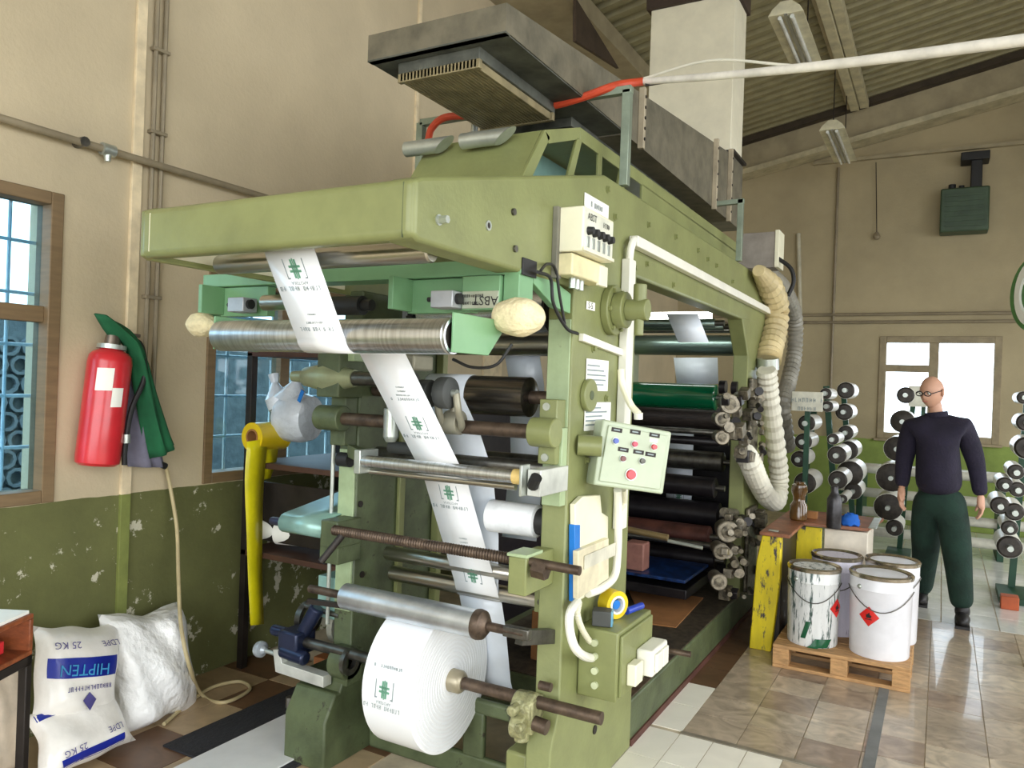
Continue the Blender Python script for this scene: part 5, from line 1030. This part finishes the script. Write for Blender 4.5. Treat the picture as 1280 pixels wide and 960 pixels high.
# paint bench
be = thing('paint_bench', 'paint-stained steel bench with yellow front and rusty brown top', 'bench', (-.85, 5.5, 0)); zb = .715
YST = mat('chipped_yellow', (222, 200, 24), .5, var=.08, spot=(60, 54, 60), spot_scale=9, spot_t=.54, stretch=(2, 2, .6)); WST = mat('stained_white', (226, 216, 198), .5, var=.08, spot=(120, 100, 84), spot_scale=10, spot_t=.66)
MB().prism([(-1.01, 5.0, 0), (-.985, 5.0, .55), (-.955, 5.0, zb), (-.84, 5.0, zb), (-.84, 5.0, .45), (-.88, 5.0, 0)], (0, .06, 0)).build('yellow_front', YST, be, bev=.006)
B('side_panel', DMETAL, be, (-.88, 5.06, 0), (-.84, 5.75, zb), .006); B('yellow_panel', YST, be, (-.84, 5.58, .30), (-.68, 5.60, zb - .01), .004)
B('white_cabinet', WST, be, (-.67, 5.62, .12), (-.40, 6.1, zb - .012), .006)
MB().prism([(-.97, 4.99, zb), (-.79, 4.99, zb), (-.79, 5.55, zb), (-.40, 5.60, zb), (-.34, 6.15, zb), (-.97, 6.15, zb)], (0, 0, .022)).build('bench_top', mat('rusty_top', (146, 92, 62), .5, var=.2, scale=10, spot=(200, 180, 150), spot_scale=16, spot_t=.66), be, bev=.003)
B('top_edge', LGALV, be, (-.40, 5.6, zb + .022), (-.35, 6.1, zb + .03), .004)
zt2 = zb + .023
def bottle(px, py, prof, m, label, cat, y=None):
    c = P(px, py, 'z', zt2); MB().lathe(c, (0, 0, 1), prof, 20).build(cat.replace(' ', '_'), m, label=label, cat=cat); return c
bottle(998, 650, [(0, .05), (.01, .058), (.10, .058), (.13, .04), (.16, .04), (.20, .055), (.24, .05), (.25, .03), (.262, .03)], mat('amber_glass', (96, 66, 30), .15, var=.2, coat=.6), 'amber glass jar standing on the rusty bench top', 'jar')
bottle(1042, 660, [(0, .042), (.01, .046), (.19, .046), (.22, .03), (.235, .022), (.27, .022), (.275, .012)], mat('black_can', (58, 56, 58), .35, .4, var=.25, scale=20), 'tall black canister standing on the rusty bench top', 'canister')
c = P(1062, 651, 'z', zt2 + .03); random.seed(4); mb = MB().ball(c, 1, 14, 9, (.065, .05, .045))
for p in mb.v: p += V((random.uniform(-.01, .01), random.uniform(-.01, .01), random.uniform(-.008, .012)))
mb.build('blue_rag', mat('blue_cloth', (24, 96, 190), .8), smooth=70, label='crumpled blue rag on the bench top beside the canister', cat='rag')
for px, py, s_, m_, lb in ((1015, 648, .035, CARD, 'small brown ink-stained block on the bench top'), (967, 664, .03, LGALV, 'thin metal scraper plate on the bench corner above the yellow front')):
    c = P(px, py, 'z', zt2); MB().box((c.x - s_, c.y - s_ * .7, zt2), (c.x + s_, c.y + s_ * .7, zt2 + (.05 if m_ is CARD else .006))).build('bench_block' if m_ is CARD else 'scraper', m_, label=lb, cat='block' if m_ is CARD else 'scraper', bev=.004)

# ================================================================== CYLINDER RACKS
CW = mat('white_sleeve', (232, 230, 222), .3, var=.04); CD = mat('dark_end', (54, 48, 42), .45, .3, var=.25, scale=20); RG = mat('rack_green', (20, 66, 44), .5)
def cylinder_proto(r, L_, dirn):
    """print cylinder along +y, near end at origin"""
    o = thing('print_cylinder', 'x', 'print cylinder', (0, 0, 0))
    MB().lathe((0, .012, 0), (0, 1, 0), [(0, r), (L_, r)], 22).build('sleeve', CW, o); MB().lathe((0, 0, 0), (0, 1, 0), [(0, r * .8), (.012, r * .98)], 22).build('end_disc', CD, o); CY('shaft', LGALV, o, (0, -.10, 0), (0, L_ + .1, 0), min(.022, r * .4), n=12)
    return o
protos = {}
def place_cyl(c, r, label, group):
    r = round(r, 2); L_ = .42
    if r not in protos: o = cylinder_proto(r, L_, 1); protos[r] = o
    else: o = copy_tree(protos[r])
    o.location = c; o['label'] = label; o['group'] = group; return o
ORD = ['topmost ', 'second from top ', 'third from top ', 'fourth from top ', 'fifth from top ', 'sixth from top ', 'seventh from top ', 'eighth from top ', 'ninth from top ', 'lowest ']
def rack(name, label, cl, yv, clabel, post_px, post_bot, yoff=0):
    r_ = thing(name, label, 'rack', P(*post_bot, 'y', yv + .2))
    a = P(*post_px, 'y', yv + .30); b = P(*post_bot, 'y', yv + .30); b = V((b.x, b.y, 0))
    for dy in (.52, ):
        MB().bar(a + V((0, dy - .25, 0)), b + V((0, dy - .25, 0)), .05, .05, (0, 1, 0)).build('post', RG, r_)
    MB().box((b.x - .11, yv + .1, 0), (b.x + .11, yv + .62, .05)).build('base', RG, r_)
    for oi_, (px, py, rp) in enumerate(sorted(cl, key=lambda q: q[1])):
        c = P(px, py, 'y', yv); dep = (c - CAM).dot(FW); place_cyl(c, 1.08 * rp * dep / F, ORD[oi_] + clabel, 'print cylinders on ' + clabel.split(' on ')[1])
        d2 = V((a.lerp(b, (a.z - c.z) / max(.1, a.z - b.z)).x, yv + .30, c.z)); MB().bar(V((c.x, yv + .54, c.z)), V((d2.x, yv + .54, c.z)), .03, .03).build('cradle', RG, r_)
    return r_
rack('cylinder_rack', 'dark green upright rack of print cylinders nearest the paint bench', [(1057, 488, 9.5), (1055, 515, 9.5), (1057, 541, 9), (1060, 563, 11.5), (1062, 592, 15), (1066, 614, 9.5)], 8.0, 'large print cylinder on the rack behind the paint bench', (1050, 480), (1066, 690))
rack('cylinder_rack', 'slim dark green rack of small print cylinders in front of the large one', [(1032, 492, 6), (1034, 508, 6), (1041, 549, 6), (1046, 569, 10), (1047, 600, 10.5), (1053, 624, 6)], 7.3, 'small print cylinder on the slim rack behind the black canister', (1028, 482), (1046, 690))
rack('cylinder_rack', 'leaning dark green rack of dark-ended cylinders under the far window', [(1132, 494, 9), (1128, 527, 13), (1121, 561, 14), (1114, 597, 17), (1110, 634, 16), (1118, 660, 9)], 8.4, 'dark-ended print cylinder on the leaning rack under the window', (1142, 486), (1122, 700))
rack('cylinder_rack', 'dark green rack of white cylinders across the aisle by the orange block', [(1280, 497, 8), (1283, 528, 10), (1284, 560, 13), (1270, 590, 9), (1256, 606, 9), (1272, 612, 9), (1250, 632, 10), (1268, 640, 10), (1262, 660, 9), (1262, 684, 13)], 7.2, 'white print cylinder on the rack across the aisle', (1290, 480), (1268, 715))
rack('cylinder_rack', 'dark rack of ink cylinders partly hidden behind the corrugated hoses', [(1008, 529, 9), (1004, 552, 9), (999, 574, 9), (1006, 604, 13)], 6.9, 'dark-ended print cylinder on the rack behind the hoses', (1012, 512), (985, 700))
c = P(1262, 692, 'y', 7.3); B('orange_block', mat('orange_block', (176, 84, 44), .6), None, (c.x - .06, 7.1, 0), (c.x + .06, 7.22, .10), .006, label='small orange block on the floor under the cylinder rack across the aisle', cat='block')
sg = thing('sign_plate', 'white metal sign plate on a stand behind the corrugated hoses', 'sign', P(1010, 515, 'y', 6.8)); a = P(990, 489, 'y', 6.8); b = P(1028, 515, 'y', 6.8)
B('plate', mat('sign_white', (216, 214, 196), .4), sg, (a.x, 6.8, b.z), (b.x, 6.82, a.z), .004); scribble(9, .035, ((a.x + b.x) / 2, 6.799, a.z - .07), (1, 0, 0), (0, 0, 1), PRINTK, sg); scribble(6, .03, ((a.x + b.x) / 2, 6.799, a.z - .14), (1, 0, 0), (0, 0, 1), PRINTK, sg)
MB().box(((a.x + b.x) / 2 - .02, 6.83, 0), ((a.x + b.x) / 2 + .02, 6.87, a.z)).build('stand', RG, sg)
s2g = thing('notice_board', 'small white notice board beside the rack under the far window', 'notice', P(1150, 510, 'y', 8.5)); a = P(1136, 482, 'y', 8.5); b = P(1160, 509, 'y', 8.5); B('plate', mat('sign_white', (0, 0, 0)), s2g, (a.x, 8.5, b.z), (b.x, 8.52, a.z), .004); B('stand', RG, s2g, (b.x - .06, 8.53, 0), (b.x - .02, 8.57, a.z), .003)
# low rods on the far floor
lo = thing('rod_stand', 'low dark stand stacked with long pale rods in front of the far wall', 'stand', (-.1, 9.4, 0))
for x_ in (-.75, .55): B('stand_frame', RG, lo, (x_ - .03, 9.15, 0), (x_ + .03, 9.75, .78), .004)
for i, (yy, z_) in enumerate(((9.2, .16), (9.25, .36), (9.3, .56), (9.5, .80), (9.65, .80))): CY('rod', mat('pale_rod', (206, 204, 190), .35), lo, (-.95, yy, z_), (.75, yy, z_), .05, n=14)
# far right reel stand
rs_ = thing('reel_stand', 'green disc of a film unwinder with white rim at the aisle edge', 'unwinder', (1.2, 5.6, 0)); c = P(1296, 366, 'y', 5.6)
MB().cyl(c, c + V((.10, .06, 0)), .24, n=32).build('disc', mat('unwinder_green', (70, 120, 60), .4), rs_); MB().ring(c - V((.03, .02, 0)), c + V((.02, 0, 0)), .20, .14, 32).build('rim', PAPER, rs_); B('stand', RG, rs_, (c.x + .02, 5.62, 0), (c.x + .12, 5.72, c.z), .005)

# ================================================================== PERSON
def skin(name, m, parent, verts, edges, root=0, sub=2):
    me = bpy.data.meshes.new(name); o0 = org(parent); me.from_pydata([tuple(V(p) - o0) for p, r in verts], edges, []); me.materials.append(m)
    o = bpy.data.objects.new(name, me); COL.objects.link(o); o.parent = parent; ORG[o.name] = o0
    bm = bmesh.new(); bm.from_mesh(me); ly = bm.verts.layers.skin.verify(); bm.verts.ensure_lookup_table()
    for i, (p, r) in enumerate(verts):
        s_ = bm.verts[i][ly]; s_.radius = r if isinstance(r, tuple) else (r, r); s_.use_root = (i == root)
    bm.to_mesh(me); bm.free()
    md = o.modifiers.new('skin', 'SKIN'); md.use_smooth_shade = True; md.branch_smoothing = .5
    sb = o.modifiers.new('sub', 'SUBSURF'); sb.levels = sub; sb.render_levels = sub; return o
YM = 6.62
def J(px, py, dy=0): return P(px, py, 'y', YM + dy)
man = thing('person', 'person in a navy sweater, dark green trousers and glasses walking down the aisle', 'person', (J(1178, 770).x, YM, 0))
SKINM = mat('skin', (206, 158, 132), .5, var=.05); NAVY = mat('navy_knit', (32, 27, 46), .9, var=.15, bump=.3); TROU = mat('green_trousers', (22, 48, 38), .9, var=.2, bump=.2); SHOE = mat('black_shoe', (30, 28, 28), .5)
sk = {'pel': (J(1174, 620), (.205, .15)), 'wai': (J(1173, 592), (.20, .145)), 'che': (J(1172, 556), (.215, .15)), 'uch': (J(1171, 532), (.17, .125)), 'nkb': (J(1170, 516, .0), (.085, .08)), 'nek': (J(1169, 508), (.058, .06)), 'hed': (J(1166, 498, -.02), (.05, .05)),
      'sl': (J(1139, 533, .02), .088), 'el': (J(1130, 576, .03), .058), 'wl': (J(1127, 611, -.06), .036), 'sr': (J(1205, 533), .088), 'er': (J(1220, 578, .06), .058), 'wr': (J(1226, 621, .02), .036),
      'hl': (J(1158, 640, .03), .115), 'kl': (J(1157, 688, .10), .085), 'al': (P(1152, 741, 'y', 6.92), .055), 'hr': (J(1190, 640, -.02), .115), 'kr': (J(1197, 697, -.12), .085), 'ar': (P(1203, 763, 'y', 6.45), .055)}
ED = [('pel', 'wai'), ('wai', 'che'), ('che', 'uch'), ('uch', 'nkb'), ('nkb', 'nek'), ('nek', 'hed'), ('uch', 'sl'), ('sl', 'el'), ('el', 'wl'), ('uch', 'sr'), ('sr', 'er'), ('er', 'wr'), ('pel', 'hl'), ('hl', 'kl'), ('kl', 'al'), ('pel', 'hr'), ('hr', 'kr'), ('kr', 'ar')]
def sub_skel(names, k, over={}):
    ks = list(names); vs_ = []
    for n_ in ks:
        p, r = sk[n_]; r = over.get(n_, r); r = tuple(x * k for x in r) if isinstance(r, tuple) else r * k; vs_.append((p, r))
    return vs_, [(ks.index(a), ks.index(b)) for a, b in ED if a in ks and b in ks]
thin = {k: (tuple(x * .72 for x in r) if isinstance(r, tuple) else r * .72) for k, (p, r) in sk.items() if k not in ('nek', 'hed', 'wl', 'wr')}
v_, e_ = sub_skel(sk.keys(), .9, thin); skin('body', SKINM, man, v_, e_)
v_, e_ = sub_skel(['pel', 'wai', 'che', 'uch', 'nkb', 'sl', 'el', 'wl', 'sr', 'er', 'wr'], 1.16, {'wl': .045, 'wr': .045, 'nkb': (.075, .07)}); v_[0] = (v_[0][0] + V((0, 0, -.01)), v_[0][1])
skin('sweater', NAVY, man, v_, e_)
hl_, hr_ = sk['hl'], sk['hr']; pe_ = sk['pel'][0]
v_, e_ = sub_skel(['pel', 'hl', 'kl', 'al', 'hr', 'kr', 'ar'], 1.14, {'al': .068, 'ar': .068, 'kl': .088, 'kr': .088}); v_[0] = (pe_ + V((0, 0, .0)), (.20, .15)); v_.append((pe_ + V((0, 0, .10)), (.19, .14))); e_.append((0, len(v_) - 1))
skin('trousers', TROU, man, v_, e_)
for n_, fy in (('al', 6.80), ('ar', 6.32)):
    p = sk[n_][0]; mb = MB().ball(V((p.x, p.y - .05, .045)), 1, 14, 8, (.05, .13, .05)); mb.box((p.x - .045, p.y - .17, 0), (p.x + .045, p.y + .07, .02)); mb.ball(V((p.x, p.y + .01, .09)), 1, 12, 8, (.05, .06, .06)); mb.build('shoe', SHOE, man, smooth=60)
def hand(wn, dirn, side):
    p, _ = sk[wn]; d_ = V(dirn).normalized(); s_ = V((side, -.3, 0)).normalized(); f_ = d_.cross(s_).normalized()
    vs_ = [(p - d_ * .02, (.028, .022)), (p + d_ * .05, (.036, .02)), (p + d_ * .085, (.036, .018))]; es = [(0, 1), (1, 2)]
    for k in range(4):
        o = f_ * (.028 - .019 * k); L_ = (.035, .04, .037, .03)[k]; b0 = len(vs_); vs_ += [(p + d_ * .095 + o, .0095), (p + d_ * (.10 + L_) + o + s_ * .008, .009), (p + d_ * (.095 + L_ * 1.75) + o + s_ * .03, .0075)]; es += [(2, b0), (b0, b0 + 1), (b0 + 1, b0 + 2)]
    b0 = len(vs_); vs_ += [(p + d_ * .045 + f_ * .04, .012), (p + d_ * .08 + f_ * .052 + s_ * .012, .010), (p + d_ * .105 + f_ * .05 + s_ * .024, .008)]; es += [(1, b0), (b0, b0 + 1), (b0 + 1, b0 + 2)]
    skin('hand', SKINM, man, vs_, es, 0, 1)
hand('wl', (.0, -.25, -1), 1); hand('wr', (.05, -.2, -1), -1)
# head
hc = J(1165, 490, -.03); fd = V((-.55, -.80, -.22)).normalized(); sdv = fd.cross(V((0, 0, 1))).normalized(); upv = sdv.cross(fd).normalized()
mb = MB().ball((0, 0, 0), 1, 24, 18)
for p in mb.v:
    x, y, z = p.x, p.y, p.z       # y forward, x side, z up
    w_ = .078 * (1 - .22 * max(0, -z) ** 1.5); l_ = .098 if y < 0 else .092; h_ = .118
    q = V((x * w_, y * l_, z * h_))
    if y > 0:
        q.y += .010 * max(0, -z) * y                                       # jaw
        nz_ = math.exp(-((x / .16) ** 2)) * math.exp(-(((z + .18) / .16) ** 2)); q.y += .026 * nz_ * y  # nose
        q.y -= .010 * (math.exp(-(((abs(x) - .42) / .16) ** 2)) * math.exp(-(((z - .05) / .12) ** 2))) * y # eye sockets
        q.y += .006 * math.exp(-((x / .3) ** 2)) * math.exp(-(((z + .78) / .12) ** 2))
    if y < 0: q.y *= 1 - .35 * max(0, -z)
    p.xyz = hc + sdv * q.x + fd * q.y + upv * q.z
mb.build('head', SKINM, man, smooth=80, sub=1)
for s_ in (-1, 1):
    MB().ball(hc + sdv * .079 * s_ - fd * .01 - upv * .005, 1, 10, 8, (.012, .02, .03)).build('ear', SKINM, man, smooth=80)
    e = hc + sdv * .033 * s_ + fd * .082 + upv * .006; MB().ball(e, .011, 10, 8).build('eye', PAPER, man); MB().ball(e + fd * .007, .006, 8, 6).build('iris', DMETAL, man)
    g = e + fd * .016; ring_ = [g + sdv * (.027 * math.cos(t_)) + upv * (.017 * math.sin(t_)) for t_ in [2 * PI * i / 18 for i in range(19)]]; MB().tube(ring_, .0035, 6).build('glasses_rim', BLACK, man); MB().tube([g + sdv * .027 * s_, hc + sdv * .082 * s_ + fd * .02 + upv * .012, hc + sdv * .08 * s_ - fd * .01 + upv * .012], .003, 6).build('glasses_arm', BLACK, man)
MB().tube([hc + sdv * .008 + fd * .105 + upv * .008, hc - sdv * .008 + fd * .105 + upv * .008], .003, 6).build('glasses_bridge', BLACK, man)
mo = hc + fd * .086 - upv * .055; MB().ball(mo, 1, 10, 6, (.022, .01, .006)).build('mouth', mat('lips', (176, 112, 100), .5), man)
HAIR = mat('short_hair', (150, 128, 108), .9)
MB().ring(J(1171, 519) - V((0, 0, .015)), J(1170, 515), .078, .056, 20).build('collar', NAVY, man); B('belt_buckle', LGALV, man, J(1168, 611, -.135), J(1174, 606, -.13), .002)
bpy.context.view_layer.update()
